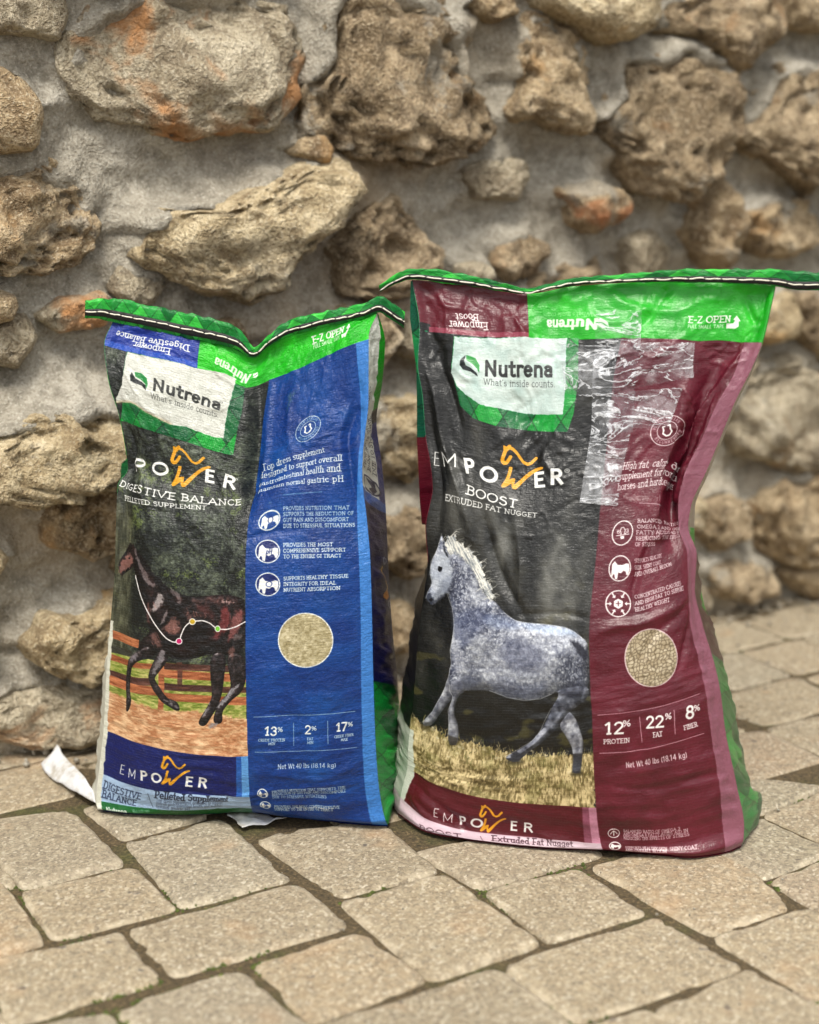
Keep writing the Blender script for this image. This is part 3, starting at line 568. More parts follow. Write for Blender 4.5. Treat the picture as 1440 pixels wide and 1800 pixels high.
    for s, a, b, h, w in (('13', (358,308), (450,310), 14, .2), ('%', (456,284), (494,284), 7.5, .18), ('2', (660,300), (706,300), 14, .2), ('%', (710,276), (748,274), 7.5, .18), ('17', (896,282), (980,276), 14, .2), ('%', (986,248), (1022,244), 7.5, .18),
                          ('CRUDE PROTEIN', (312,356), (512,354), 4.2, .17), ('MIN', (388,382), (438,382), 4.2, .17), ('FAT', (678,348), (724,346), 4.2, .17), ('MIN', (678,375), (724,374), 4.2, .17), ('CRUDE FIBER', (882,332), (1026,314), 4.2, .17), ('MAX', (932,354), (982,350), 4.2, .17),
                          ('PROVIDES NUTRITION THAT SUPPORTS THE', (415,742), (966,714), 4.5, .15), ('REDUCTION OF GUT PAIN AND DISCOMFORT', (415,764), (972,744), 4.5, .15), ('DUE TO STRESSFUL SITUATIONS', (418,786), (822,786), 4.5, .15), ('PROVIDES THE MOST COMPREHENSIVE', (432,852), (922,862), 4.2, .17), ('SUPPORT TO THE ENTIRE GI TRACT', (432,872), (872,878), 4.2, .17)):
        put_text(C, I, s, *crop(*K6, [a, b]), h, WH, t=w)
    put_text(C, I, 'Net Wt 40 lbs (18.14 kg)', *crop(*K6, [(456,566), (894,550)]), 8, (214, 222, 236), t=.14, serif=0)
    horse_icon(C, crop(*K6, [(345,750)])[0], 9, I, WH, None, (10,40,120), 7.5); horse_icon(C, crop(*K6, [(365,838)])[0], 9, I, WH, None, (10,40,120), 5.5)
    # white selvedge of the sheet on the left and right gusset print
    C.poly([(120,1105),(191,1105),(192,1320),(193,1480),(120,1480)], (222, 222, 208), rough=1, rs=8)
    C.poly(full(120, 186, 560, 900), plaid); C.poly(full(120, 178, 900, 1105), (60, 66, 60))
    C.poly(full(653, 700, 560, 896), lambda gx, gy: mixc((214, 218, 208), (238, 240, 232), np.clip(.5+.6*field(gx, gy, 18, 3, 95), 0, 1)))
    C.poly(full(699, 716, 560, 750), (22, 158, 26)); C.poly(full(699, 716, 750, 776), (18, 30, 40))
    for k, s in enumerate(('PROVIDES NUTRITION THAT SUPPORTS', 'REDUCTION OF GUT PAIN AND DIS', 'DUE TO STRESSFUL')):
        C.text(s, (667+15*k, 862), (667+15*k, (690, 704, 760)[k]), 8, (44, 50, 66), t=.14)
    C.ellipse((680, 883), 22, 11, (200, 204, 196)); C.ellipse((680, 883), 22, 11, (24, 34, 84), w=2.4); C.poly([(668,876),(690,874),(696,884),(690,892),(676,890),(684,884)], (24, 34, 84))
    C.poly(full(653, 716, 896, 912), (52, 104, 180)); C.poly(full(653, 716, 912, 1216), (8, 14, 84))
    C.stroke([(696,1000),(694,1012),(700,1024),(704,1036),(698,1048)], 3.4, (206, 170, 90)); C.poly([(694,1046),(704,1040),(708,1052),(698,1060),(690,1056)], (212, 140, 30))
    C.ellipse((700, 990), 4, 5, (190, 196, 204), w=1.6); C.ellipse((708, 1066), 4, 7, (190, 196, 204), w=1.8)
    C.poly(full(653, 716, 1214, 1480), lambda gx, gy: plaid(gx, gy, (0, 112, 56), (36, 206, 78), 44))
    C.text('Nutrena', (700, 1240), (700, 1400), 16, (206, 222, 204), t=.24, serif=0)
    scuff(C, 7); C.a = (C.a**1.16*.93).astype(np.float32)
    return C

def scuff(C, seed):
    """Wear of the printed film: small pale nicks and dusty smears with their own shapes."""
    h, w = C.a.shape[:2]
    gy, gx = np.mgrid[0:h, 0:w]
    P = np.stack([gx, gy], -1)/C.s
    n = vnoise(P/1.7, seed); m = np.repeat(np.repeat(fbm(P[::4, ::4]/34, 3, seed+5), 4, 0), 4, 1)[:h, :w]
    k = np.clip((n-.80)*6, 0, 1)*np.clip(m*2-.35, 0, 1)*.35
    C.a += (np.array([.72, .72, .68], np.float32)-C.a)*k[..., None].astype(np.float32)
    d = np.repeat(np.repeat(np.clip(fbm(P[::4, ::4]/50, 3, seed+9)*.8-.1, 0, 1)*.08, 4, 0), 4, 1)[:h, :w]
    C.a += (np.array([.55, .54, .50], np.float32)-C.a)*d[..., None].astype(np.float32)

def paint_red():
    I = inv_red
    C = Canvas(672, 1352, 490, 1515, 1.8, (104, 24, 42))
    full = lambda x0, x1, y0, y1: np.array([(x0,y0),(x1,y0),(x1,y1),(x0,y1)], float)
    def dark(gx, gy):
        n = field(gx, gy, 24, 4, 3, 1, 1.8); m = field(gx, gy, 60, 3, 9, 1, 1.6); k = field(gx, gy, 3, 3, 12)
        c = mixc((16, 17, 16), (84, 83, 77), np.clip(.27+.42*n+.42*m+.10*k, 0, 1))
        tree = np.exp(-((gx-985)/34)**2-((gy-1010)/95)**2)+.8*np.exp(-((gx-880)/22)**2-((gy-960)/60)**2)+.55*np.exp(-((gx-800)/20)**2-((gy-900)/70)**2)
        c = mixc(c, (134, 134, 128), np.clip(tree*(.75+.6*n), 0, .8))
        low = sstep(1120, 1290, gy); c = mixc(c, (14, 14, 13), low*.75)
        return mixc(c, (104, 98, 54), np.clip(field(gx, gy, 20, 3, 35, 1.6, 1)*1.7-.6, 0, .6)*sstep(940, 1250, gy))
    C.poly(full(672, 1050, 580, 1425), dark)
    K3 = (690, 900, 3.892); f3 = lambda pts: I(crop(*K3, pts)); K5 = (680, 1250, 3.789); f5 = lambda pts: I(crop(*K5, pts))
    c53 = lambda pts: [((x/3.789+680-690)*3.892, (y/3.789+1250-900)*3.892) for x, y in pts]
    def meadow(gx, gy):
        c = mixc((112, 98, 58), (222, 204, 158), np.clip(.52+.75*field(gx, gy, 2.4, 3, 7, 1, 3.5)+.55*field(gx, gy, 17, 3, 8), 0, 1))
        return mixc(c, (140, 136, 84), np.clip(field(gx, gy, 26, 3, 38)*1.2-.35, 0, .35))
    rng = np.random.RandomState(4)
    top = lambda x: np.interp(x, [150,240,330,470,620,780,1000,1400], [30,85,125,185,215,262,282,290])
    C.poly(f5([(165,30),(240,95),(330,135),(470,195),(620,225),(780,275),(1000,292),(1200,292),(1400,296),(1410,900),(100,900),(100,35)]), meadow, soft=3, rough=5, rs=3)
    for k in range(560):
        x = rng.uniform(150, 1390); y = top(x)+abs(rng.normal(0, 1))*150-4; l = rng.uniform(14, 62)*(1-.25*rng.rand()); b = rng.rand()
        cc = np.array((216,200,152))*rng.uniform(.72, 1.08) if b > .45 else (np.array((120,106,58))*rng.uniform(.6, 1.1) if b > .12 else np.array((112,118,58))*rng.uniform(.7, 1.1))
        q = f5([(x, y), (x+rng.uniform(-9, 9), y-l*.55), (x+rng.uniform(-16, 16), y-l)]); C.stroke(q, rng.uniform(.5, 1.1), cc.clip(0, 240), rng.uniform(.45, .9))
    for k in range(70):
        x = rng.uniform(170, 1390); y = top(x)+rng.uniform(-20, 160); C.ellipse(f5([(x, y)])[0], rng.uniform(.8, 2.6), rng.uniform(.8, 2.4), (228, 218, 186), rng.uniform(.3, .7), soft=1.5)
    for x, y, rx in ((250,110,30), (440,195,34), (850,345,60), (1265,420,50)): C.ellipse(f5([(x, y)])[0], rx/3.8, 5, (58, 52, 30), .6, soft=5)
    # grey horse
    def coat(gx, gy):
        d1, d2, r = worley(gx+4*field(gx, gy, 7, 2, 1), gy+4*field(gx, gy, 7, 2, 2), 5.4, 3)
        big = np.clip(.5+1.0*field(gx, gy, 40, 3, 13), 0, 1); spot = sstep(.62, .12, d1)*(.35+.65*r)
        base = mixc((74, 79, 98), (238, 242, 248), np.clip(.66-.38*big+.75*(spot-.35)*(.35+.65*big)+.26*field(gx, gy, 5, 3, 14), 0, 1))
        return base
    body = [(330,150),(305,245),(262,340),(255,420),(270,490),(240,545),(228,590),(250,622),(275,642),(300,602),(350,562),(372,548),(402,660),(415,780),(400,870),(386,950),(395,1040),(384,1120),(385,1190),(430,1240),(480,1226),(560,1222),(660,1226),(780,1272),(900,1292),(1010,1282),(1090,1248),(1130,1230),(1345,1270),(1345,920),(1320,880),(1260,830),(1180,790),(1050,770),(900,758),(830,740),(760,690),(700,610),(640,590),(590,480),(560,400),(470,300),(380,250),(345,190)]
    hind1 = [(1120,1215),(1140,1260),(1085,1345),(1060,1420),(1010,1500),(965,1557)]+c53([(1060,95),(1000,160),(960,210),(860,270),(780,312),(800,335),(850,345),(890,325),(930,285),(1020,225),(1090,160),(1150,95),(1200,20)])+[(1240,1350),(1345,1270),(1345,1180)]
    hind2 = c53([(1190,0),(1140,100),(1200,180),(1235,260),(1240,330),(1232,415),(1288,418),(1302,290),(1312,200),(1285,120),(1240,20)])
    fore1 = [(390,1040),(380,1120),(350,1210),(318,1262),(262,1372),(196,1440),(205,1468),(262,1462),(302,1402),(355,1332),(390,1290),(440,1230),(470,1120)]
    fore2 = [(385,1180),(385,1230),(405,1270),(373,1360),(376,1450),(368,1520),(385,1600),(425,1600),(446,1560),(440,1450),(418,1400),(416,1330),(445,1255),(500,1228),(470,1120)]
    lg = lambda gx, gy: mixc((92, 94, 106), (206, 208, 214), np.clip(.52+.6*field(gx, gy, 9, 3, 19), 0, 1)); fl = ([], 7, .5, .7, .25, 8, (240,242,246))
    bl = lambda L: [(*f3([(x, y)])[0], rx, ry, am) for x, y, rx, ry, am in L]
    fb = (bl([(560,860,34,44,9), (480,700,18,40,6), (900,1040,52,38,10), (1190,960,40,44,11), (330,470,16,22,5), (430,1080,20,26,5), (760,900,40,26,4)]), 22, .52, .80, .20, 9, (244,246,250))
    for L in (hind2, fore1): C.poly(chaikin(f3(L)), lg, form=fl)
    C.poly(chaikin(f3(body)), coat, form=fb); C.poly(chaikin(f3(hind1)), lambda gx, gy: mixc((44, 48, 62), (188, 192, 204), np.clip(.42+.6*field(gx, gy, 11, 3, 23), 0, 1)), form=(bl([(1220,1220,26,26,7)]), 10, .45, .75, .25, 8, (236,238,244))); C.poly(chaikin(f3(fore2)), lg, form=fl)
    for P, col, al, so in [([(262,340),(330,260),(395,330),(400,440),(370,545),(300,600),(250,620),(235,580),(270,490),(255,420)], (208,216,226), .62, 6), ([(232,560),(262,545),(275,640),(250,622),(228,592)], (52,58,72), .85, 3), ([(305,378),(330,372),(340,395),(318,410),(302,400)], (26,26,30), 1, 1.4), ([(345,190),(352,240),(385,330),(362,300),(340,240)], (54,58,66), .85, 2),
        ([(420,700),(560,650),(700,700),(600,800),(470,950),(430,850)], (88,98,132), .42, 12), ([(760,840),(1000,900),(1050,1050),(900,1120),(740,1030)], (58,64,92), .42, 18), ([(1180,860),(1330,930),(1340,1040),(1260,960)], (34,36,50), .85, 5), ([(880,760),(1180,790),(1300,860),(1100,840),(900,800)], (176,196,226), .5, 8),
        ([(400,1160),(520,1120),(640,1130),(560,1200),(430,1230),(395,1210)], (78,84,104), .5, 6), ([(1130,1190),(1300,1140),(1340,1200),(1240,1290),(1150,1260)], (50,54,70), .6, 8), ([(395,900),(470,960),(500,1080),(430,1110),(400,1030)], (206,208,214), .45, 8), ([(330,470),(385,430),(395,520),(350,560),(320,540)], (150,158,176), .45, 7), ([(262,470),(300,450),(310,520),(275,560)], (236,240,244), .5, 6), ([(248,600),(262,590),(268,604),(256,612)], (24,26,32), .9, 1.5), ([(262,630),(300,596),(345,562),(352,572),(300,612),(270,642)], (96,100,112), .6, 3), ([(375,560),(420,600),(440,800),(430,900),(405,780)], (108,116,140), .5, 8), ([(620,700),(760,720),(900,790),(760,800),(640,780)], (140,156,190), .45, 12), ([(640,1140),(900,1200),(1080,1160),(1000,1260),(900,1285),(700,1240)], (72,78,98), .5, 14)]:
        C.poly(chaikin(f3(P)), col, al, so, 2, 4, len(P))
    C.poly(f5([(820,300),(860,270),(900,300),(880,340),(830,345)]), (52,54,62), .8, 2); C.poly(f5([(1238,290),(1300,285),(1290,415),(1234,412)]), (44,46,54), .8, 3); C.poly(f3([(372,1530),(440,1550),(430,1600),(385,1600)]), (60,56,50), .85, 2); C.poly(f3([(205,1440),(255,1440),(258,1465),(205,1468)]), (90,88,86), .7, 2)
    ed = (236, 238, 240)
    for E_ in ([(330,150),(305,245),(262,340),(255,420),(270,490),(240,545),(228,590)], [(365,555),(402,660),(415,780),(400,870),(386,950),(395,1040),(380,1120),(350,1210),(262,1372),(196,1440)], [(385,1180),(385,1230),(405,1270),(373,1360),(376,1450),(368,1530)], [(660,1226),(780,1272),(900,1292),(1010,1282),(1090,1248)], [(760,690),(830,740),(900,758),(1050,770),(1180,790),(1320,880)], [(1085,1345),(1010,1500),(965,1557)]+c53([(960,205),(860,265),(780,310)])):
        C.stroke(f3(E_), .9, ed, .6, soft=1.2)
    mane = [(345,190),(420,150),(440,200),(475,215),(500,250),(545,265),(560,310),(605,340),(605,390),(625,420),(625,460),(660,470),(670,530),(688,570),(680,600),(640,585),(600,520),(560,430),(500,340),(430,280),(385,300)]
    C.poly(chaikin(f3(mane), 1), lambda gx, gy: mixc((150, 156, 160), (250, 248, 238), np.clip(.58+.9*field(gx-.6*gy, gy, 2.2, 3, 29, 1, 4), 0, 1)), rough=3.2, rs=3.2, soft=2)
    for k in range(70):
        t = rng.uniform(0, 1); i = t*(17); a = np.array(mane[int(i)]); b = a+np.array([rng.uniform(10, 42), rng.uniform(-40, 10)]); s0 = a+np.array([-40, 30])*rng.uniform(.2, 1)
        C.stroke(f3([s0, (a+b)/2+rng.uniform(-8, 8, 2), b+np.array([rng.uniform(-4, 10), rng.uniform(0, 16)])]), rng.uniform(.4, .8), (242, 240, 230), rng.uniform(.35, .75))
    # name band at the foot
    C.poly(full(672, 1050, 1420, 1483), (98, 20, 36)); C.poly(full(1024, 1036, 1420, 1483), (146, 84, 104)); C.poly(full(1036, 1050, 1420, 1483), (196, 140, 160))
    C.poly(full(672, 1052, 1481, 1515), (208, 186, 194))
    k5 = lambda a: crop(*K5, [a])[0]
    name_row(C, I, [('E', k5((300,705)), k5((334,714)), 0), ('M', k5((362,738)), k5((434,752)), 0), ('P', k5((472,762)), k5((522,766)), 1), ('O', k5((555,774)), k5((634,782)), 1), ('E', k5((815,800)), k5((862,804)), 1), ('R', k5((903,808)), k5((970,814)), 1)], 14, .09, .24, WH)
    logo_w(C, I, (680+618/3.789-597/9.3, 1250+626/3.789-128/9.9, 9.5), 3.2, GOLD)
    put_text(C, I, 'BOOST', *crop(*K5, [(215,806), (500,852)]), 11, (84, 52, 62), t=.14)
    put_text(C, I, 'Extruded Fat Nugget', *crop(*K5, [(700,862), (1240,902)]), 9, (84, 52, 62), t=.17)
    C.stroke(f5([(622,830), (642,865)]), 1, (110, 80, 90))
    # end band
    C.poly([(744,490),(932,490),(932,593),(760,593),(752,560)], (106, 30, 46)); C.poly(full(755, 932, 585, 594), (150, 70, 88))
    C.poly(full(932, 1352, 490, 594), lambda gx, gy: mixc((22, 160, 32), (60, 205, 50), np.clip(.5+.5*field(gx, gy, 40, 3, 71), 0, 1)))
    K1 = (650, 450, 3.6); f1 = lambda pts: I(crop(*K1, pts)); K2 = (1000, 450, 3.2727); f2 = lambda pts: I(crop(*K2, pts)); k1 = lambda a: crop(*K1, [a])[0]
    put_text(C, I, 'Empower', *crop(*K1, [(745,418), (500,412)]), 13, WH, t=.14)
    put_text(C, I, 'Boost', *crop(*K1, [(685,366), (542,364)]), 12, WH, t=.14)
    put_text(C, I, 'Nutrena', (1052,562), (961,561), 16, (226, 242, 220), t=.235, serif=0)
    put_text(C, I, "What's inside counts", (1042,549), (955,549), 7, (190, 236, 186), t=.11, alpha=.8)
    C.poly(f2([(150,372),(185,362),(225,385),(232,412),(195,418),(165,400)]), (236,244,232)); C.stroke(f2([(160,385),(190,388),(222,408)]), 1.6, (34,170,44))
    put_text(C, I, 'E-Z OPEN', *crop(*K2, [(688,380), (932,376)]), 10.5, WH, t=.2)
    put_text(C, I, 'PULL SMALL TAPE', *crop(*K2, [(684,412), (898,410)]), 6, WH, t=.15, serif=0)
    C.poly(f2([(910,386),(945,384),(955,368),(946,362),(966,338),(986,370),(976,372),(974,400),(955,414),(910,414)]), WH)
    # label
    C.poly(f1([(535,510),(1322,512),(1322,780),(1290,1000),(1252,1112),(1000,1102),(800,1076),(650,1024),(568,945),(540,820),(515,700)]), plaid)
    C.poly(f1([(540,512),(1247,512),(1240,800),(1222,1002),(1080,1002),(960,990),(820,965),(700,940),(600,872),(550,825),(515,740),(530,600)]), lambda gx, gy: mixc((184, 204, 198), (216, 226, 220), np.clip(.5+.6*field(gx, gy, 26, 3, 81), 0, 1)), rough=.8, rs=5)
    C.poly(f1([(608,628),(578,652),(570,690),(590,718),(640,732),(684,762),(676,738),(640,708),(606,690),(600,660)]), (34, 42, 44))
    C.poly(f1([(612,626),(668,644),(694,690),(692,738),(678,712),(650,682),(612,660)]), (48, 156, 70))
    put_text(C, I, 'Nutrena', *crop(*K1, [(724,752), (1158,756)]), 25, (48, 50, 50), t=.235, serif=0)
    put_text(C, I, "What's inside counts.", *crop(*K1, [(720,812), (1172,828)]), 11.5, (84, 88, 88), t=.095, serif=.07)
    name_row(C, I, [('E', k1((400,1322)), k1((428,1326)), 0), ('M', k1((455,1328)), k1((552,1334)), 0), ('P', k1((600,1364)), k1((666,1368)), 1), ('O', k1((700,1415)), k1((810,1428)), 1), ('E', k1((1038,1456)), k1((1104,1452)), 1), ('R', k1((1140,1440)), k1((1222,1438)), 1)], 23, .085, .24, WH)
    logo_w(C, I, (780, 760, 6.0), 5.6, GOLD)
    q = f1([(1250,1360)])[0]; C.ellipse(q, 3.6, 3.6, WH, w=.9); q = q+np.array([(-1.6,1.6),(1.8,1.6)]); C.text('R', q[0], q[1], 3.2, WH, t=.2, serif=0)
    put_text(C, I, 'BOOST', *crop(*K1, [(605,1502), (930,1594)]), 14, WH, t=.14)
    put_text(C, I, 'EXTRUDED FAT NUGGET', *crop(*K1, [(470,1546), (1058,1652)]), 8.2, WH, t=.16)
    # --- right panel
    C.poly(full(1050, 1241, 593, 1515), lambda gx, gy: mixc((96, 22, 40), (116, 34, 54), np.clip(.4+.6*field(gx, gy, 40, 3, 91), 0, 1)))
    C.poly(full(1240, 1286, 593, 1515), (150, 96, 112))
    emblem(C, I, (1173, 756), (29, -8), (4, 25), 26)
    for s, a, b in (('High fat, calorie dense', (308,1228), (735,1186)), ('supplement for working', (286,1288), (722,1240)), ('horses and hard keepers', (280,1346), (705,1302))):
        p = f2([a]); e = f2([(560, np.interp(560, [a[0], b[0]], [a[1], b[1]]))]); L = (e-p)[0]; L = L/np.linalg.norm(L)
        C.text(s, p[0], p[0]+L*128, 12, WH, t=.11, serif=.1)
    C.stroke(f2([(405,1420), (545,1438)]), 1, WH, .8)
    K4 = (1000, 880, 3.892); f4 = lambda pts: I(crop(*K4, pts))
    def fit(s, a, b, h, n, t=.2):
        p = f4([a, b, a, (a[0], a[1]-h*3.892)]); C.text(s, p[0], p[0]+(p[1]-p[0])*len(s)/n, h, WH, t=t, serif=.12, up=p[3]-p[2])
    for s, a, b, n in (('BALANCED RATIO OF', (470,148), (600,148), 6), ('OMEGA 3 AND OMEGA 6', (468,188), (585,190), 5), ('FATTY ACIDS AID IN', (462,228), (570,228), 5), ('REDUCING THE EFFECTS', (460,270), (560,268), 5), ('OF STRESS', (456,310), (540,310), 5.4)): fit(s, a, b, 6, n, .15)
    for s, a, b in (('SUPPORTS HEALTHY', (452,425), (640,385)), ('SKIN, SHINY COAT,', (452,470), (638,430)), ('AND OVERALL BLOOM', (454,515), (708,440)), ('CONCENTRATED CALORIES', (456,670), (776,578)), ('AND HIGH FAT TO SUPPORT', (458,714), (796,612)), ('HEALTHY WEIGHT', (458,758), (696,690))):
        put_text(C, I, s, *crop(*K4, [a, b]), 6.2, WH, t=.14)
    T = np.linspace(0, 2*math.pi, 33)[:-1]
    o = crop(*K4, [(368,220)])[0]; C.stroke(I([o+np.array([18*math.cos(t), 21*math.sin(t)-4*math.cos(t)]) for t in T]), 1.8, WH, closed=True)
    C.stroke(I([o+np.array([x, y]) for x, y in [(-4,2),(-2,2),(-4,-4),(-2,-9),(2,-10),(5,-6),(4,-1),(3,1),(6,1)]]), 1.3, WH); C.stroke(I([o+np.array([-11,5]), o+np.array([11,2])]), 1.3, WH); C.poly(I([o+np.array(p) for p in [(-4,6),(3,5),(3,10),(-3,11)]]), WH)
    put_text(C, I, '6', *[o+np.array([-10,1]), o+np.array([-5,1])], 6, WH, t=.18, serif=0); put_text(C, I, '3', *[o+np.array([6,-1]), o+np.array([11,-1])], 6, WH, t=.18, serif=0)
    horse_icon(C, crop(*K4, [(350,463)])[0], 19, I, WH, None, None, 22, .1)
    o = crop(*K4, [(340,705)])[0]; C.stroke(I([o+np.array([22*math.cos(t), 23*math.sin(t)]) for t in T]), 1.8, WH, closed=True)
    C.poly(I([o+9*np.array([math.cos(t), math.sin(t)]) for t in np.radians([30,90,150,210,270,330])]), WH); C.stroke(I([o+np.array([-4,0]), o+np.array([4,0])]), 1.5, (104,24,42)); C.stroke(I([o+np.array([0,-4]), o+np.array([0,4])]), 1.5, (104,24,42))
    for t in np.radians([0,60,120,180,240,300]):
        d = np.array([math.cos(t), math.sin(t)]); n = np.array([-d[1], d[0]])
        C.stroke(I([o+d*13, o+d*21]), 2, WH); C.poly(I([o+d*11.5, o+d*15.5+n*4, o+d*15.5-n*4]), WH)
    circ = f4([(568+182*math.cos(a), 1078+198*math.sin(a)) for a in np.linspace(0, 2*math.pi, 49)[:-1]])
    def nug(gx, gy):
        d1, d2, r = worley(gx+2.5*field(gx, gy, 8, 2, 6), gy+2.5*field(gx, gy, 8, 2, 7), 6.6, 5); return mixc((122, 108, 86), mixc((170, 154, 126), (214, 202, 176), np.clip(r*.7+.5*(.6-d1), 0, 1)), sstep(.0, .38, d2-d1))
    C.poly(circ, nug); C.stroke(circ, 1.6, (226, 206, 206), closed=True)
    K6 = (1000, 1210, 4.0); f6 = lambda pts: I(crop(*K6, pts))
    for P in ([(203,192),(360,178),(520,158),(700,120),(925,42)], [(218,461),(380,454),(560,430),(760,385),(958,320)], [(500,205),(508,290),(518,382)], [(744,155),(748,240),(754,328)]): C.stroke(f6(P), 1, (232, 200, 206), .85)
    for s, a, b, h, w in (('12', (252,322), (386,318), 19, .19), ('%', (380,272), (436,268), 10, .17), ('22', (546,282), (672,272), 19, .19), ('%', (680,222), (726,216), 10, .17), ('8', (826,216), (886,208), 21, .19), ('%', (884,162), (926,154), 10, .17),
                          ('PROTEIN', (244,394), (430,384), 7.5, .17), ('FAT', (596,348), (662,338), 8, .17), ('FIBER', (818,298), (912,268), 7.5, .17),
                          ('BALANCED RATIO OF OMEGA 3', (386,1026), (788,1000), 4.6, .145), ('AND OMEGA 6 FATTY ACIDS AID IN', (386,1048), (844,1014), 4.6, .145), ('REDUCING THE EFFECTS OF STRESS', (386,1070), (852,1040), 4.6, .145), ('SUPPORTS HEALTHY SKIN, SHINY COAT,', (398,1130), (916,1124), 4.6, .16), ('AND OVERALL BLOOM', (400,1148), (690,1158), 4.6, .16)):
        put_text(C, I, s, *crop(*K6, [a, b]), h, WH, t=w)
    put_text(C, I, 'Net Wt 40 lbs (18.14 kg)', *crop(*K6, [(405,566), (838,488)]), 9.5, (230, 214, 216), t=.15, serif=0)
    o = crop(*K6, [(315,1034)])[0]; C.stroke(I([o+np.array([10*math.cos(t), 7.5*math.sin(t)]) for t in T]), 1.2, WH, closed=True); C.stroke(I([o+np.array(p) for p in [(-6,2),(-3,-2),(0,-4),(3,-2),(6,2)]]), 1.2, WH); C.stroke(I([o+np.array([0,-3]), o+np.array([0,4])]), 1.6, WH)
    horse_icon(C, crop(*K6, [(325,1115)])[0], 10, I, WH, None, None, 6)
    # selvedge and gussets
    C.poly([(672,1290),(746,1290),(752,1400),(752,1440),(744,1515),(672,1515)], (214, 218, 204), rough=2, rs=12); C.poly([(672,1470),(760,1482),(760,1515),(672,1515)], (208, 186, 194))
    C.poly(full(672, 741, 490, 772), lambda gx, gy: plaid(gx, gy, (0, 110, 84), (20, 168, 92), 40)); C.poly(full(672, 741, 772, 1000), (120, 26, 46)); C.poly(full(672, 738, 1000, 1290), (40, 40, 38))
    C.text('Nutrena', (706, 640), (706, 764), 16, WH, t=.2, serif=0); C.text('EMPOWER', (706, 830), (706, 985), 20, WH, t=.16, serif=0)
    C.poly(full(1286, 1352, 490, 594), (40, 180, 46)); C.poly(full(1286, 1352, 594, 945), (176, 164, 150)); C.poly(full(1286, 1352, 945, 1010), (84, 40, 48)); C.poly(full(1286, 1352, 1010, 1175), (78, 40, 44)); C.poly(full(1326, 1352, 930, 1120), (30, 160, 40))
    C.poly(full(1286, 1352, 1172, 1515), lambda gx, gy: plaid(gx, gy, (0, 86, 54), (16, 168, 66), 44))
    scuff(C, 57); C.a = (C.a**1.16*.93).astype(np.float32)
    return C

# ------------------------------------------------------------------ object helpers
def mesh_obj(name, V, F, mat, parent=None, smooth=True, uv=None):
    me = bpy.data.meshes.new(name)
    V = np.asarray(V, np.float32).reshape(-1, 3); F = np.asarray(F, np.int32)
    k = F.shape[1]
    me.vertices.add(len(V)); me.vertices.foreach_set('co', V.ravel())
    me.loops.add(F.size); me.loops.foreach_set('vertex_index', F.ravel())
    me.polygons.add(len(F)); me.polygons.foreach_set('loop_start', np.arange(0, F.size, k, dtype=np.int32))
    if smooth: me.polygons.foreach_set('use_smooth', np.ones(len(F), bool))
    if uv is not None:
        L = me.uv_layers.new(name='sheet'); L.data.foreach_set('uv', np.asarray(uv, np.float32).reshape(-1, 2)[F.ravel()].ravel())
    me.update(calc_edges=True); me.validate()
    if mat: me.materials.append(mat)
    o = bpy.data.objects.new(name, me); COL.objects.link(o)
    if parent is not None: o.parent = parent
    return o
def grid_faces(nr, nc, flip=False):
    i = np.arange(nr-1)[:, None]*nc+np.arange(nc-1)[None]; i = i.ravel()
    q = np.stack([i, i+1, i+nc+1, i+nc], 1); return q[:, ::-1] if flip else q
def empty(name, loc=(0, 0, 0)):
    o = bpy.data.objects.new(name, None); COL.objects.link(o); o.location = loc; o.empty_display_size = .05; return o
def tag(o, label=None, cat=None, group=None, kind=None):
    for k, v in (('label', label), ('category', cat), ('group', group), ('kind', kind)):
        if v: o[k] = v
    return o

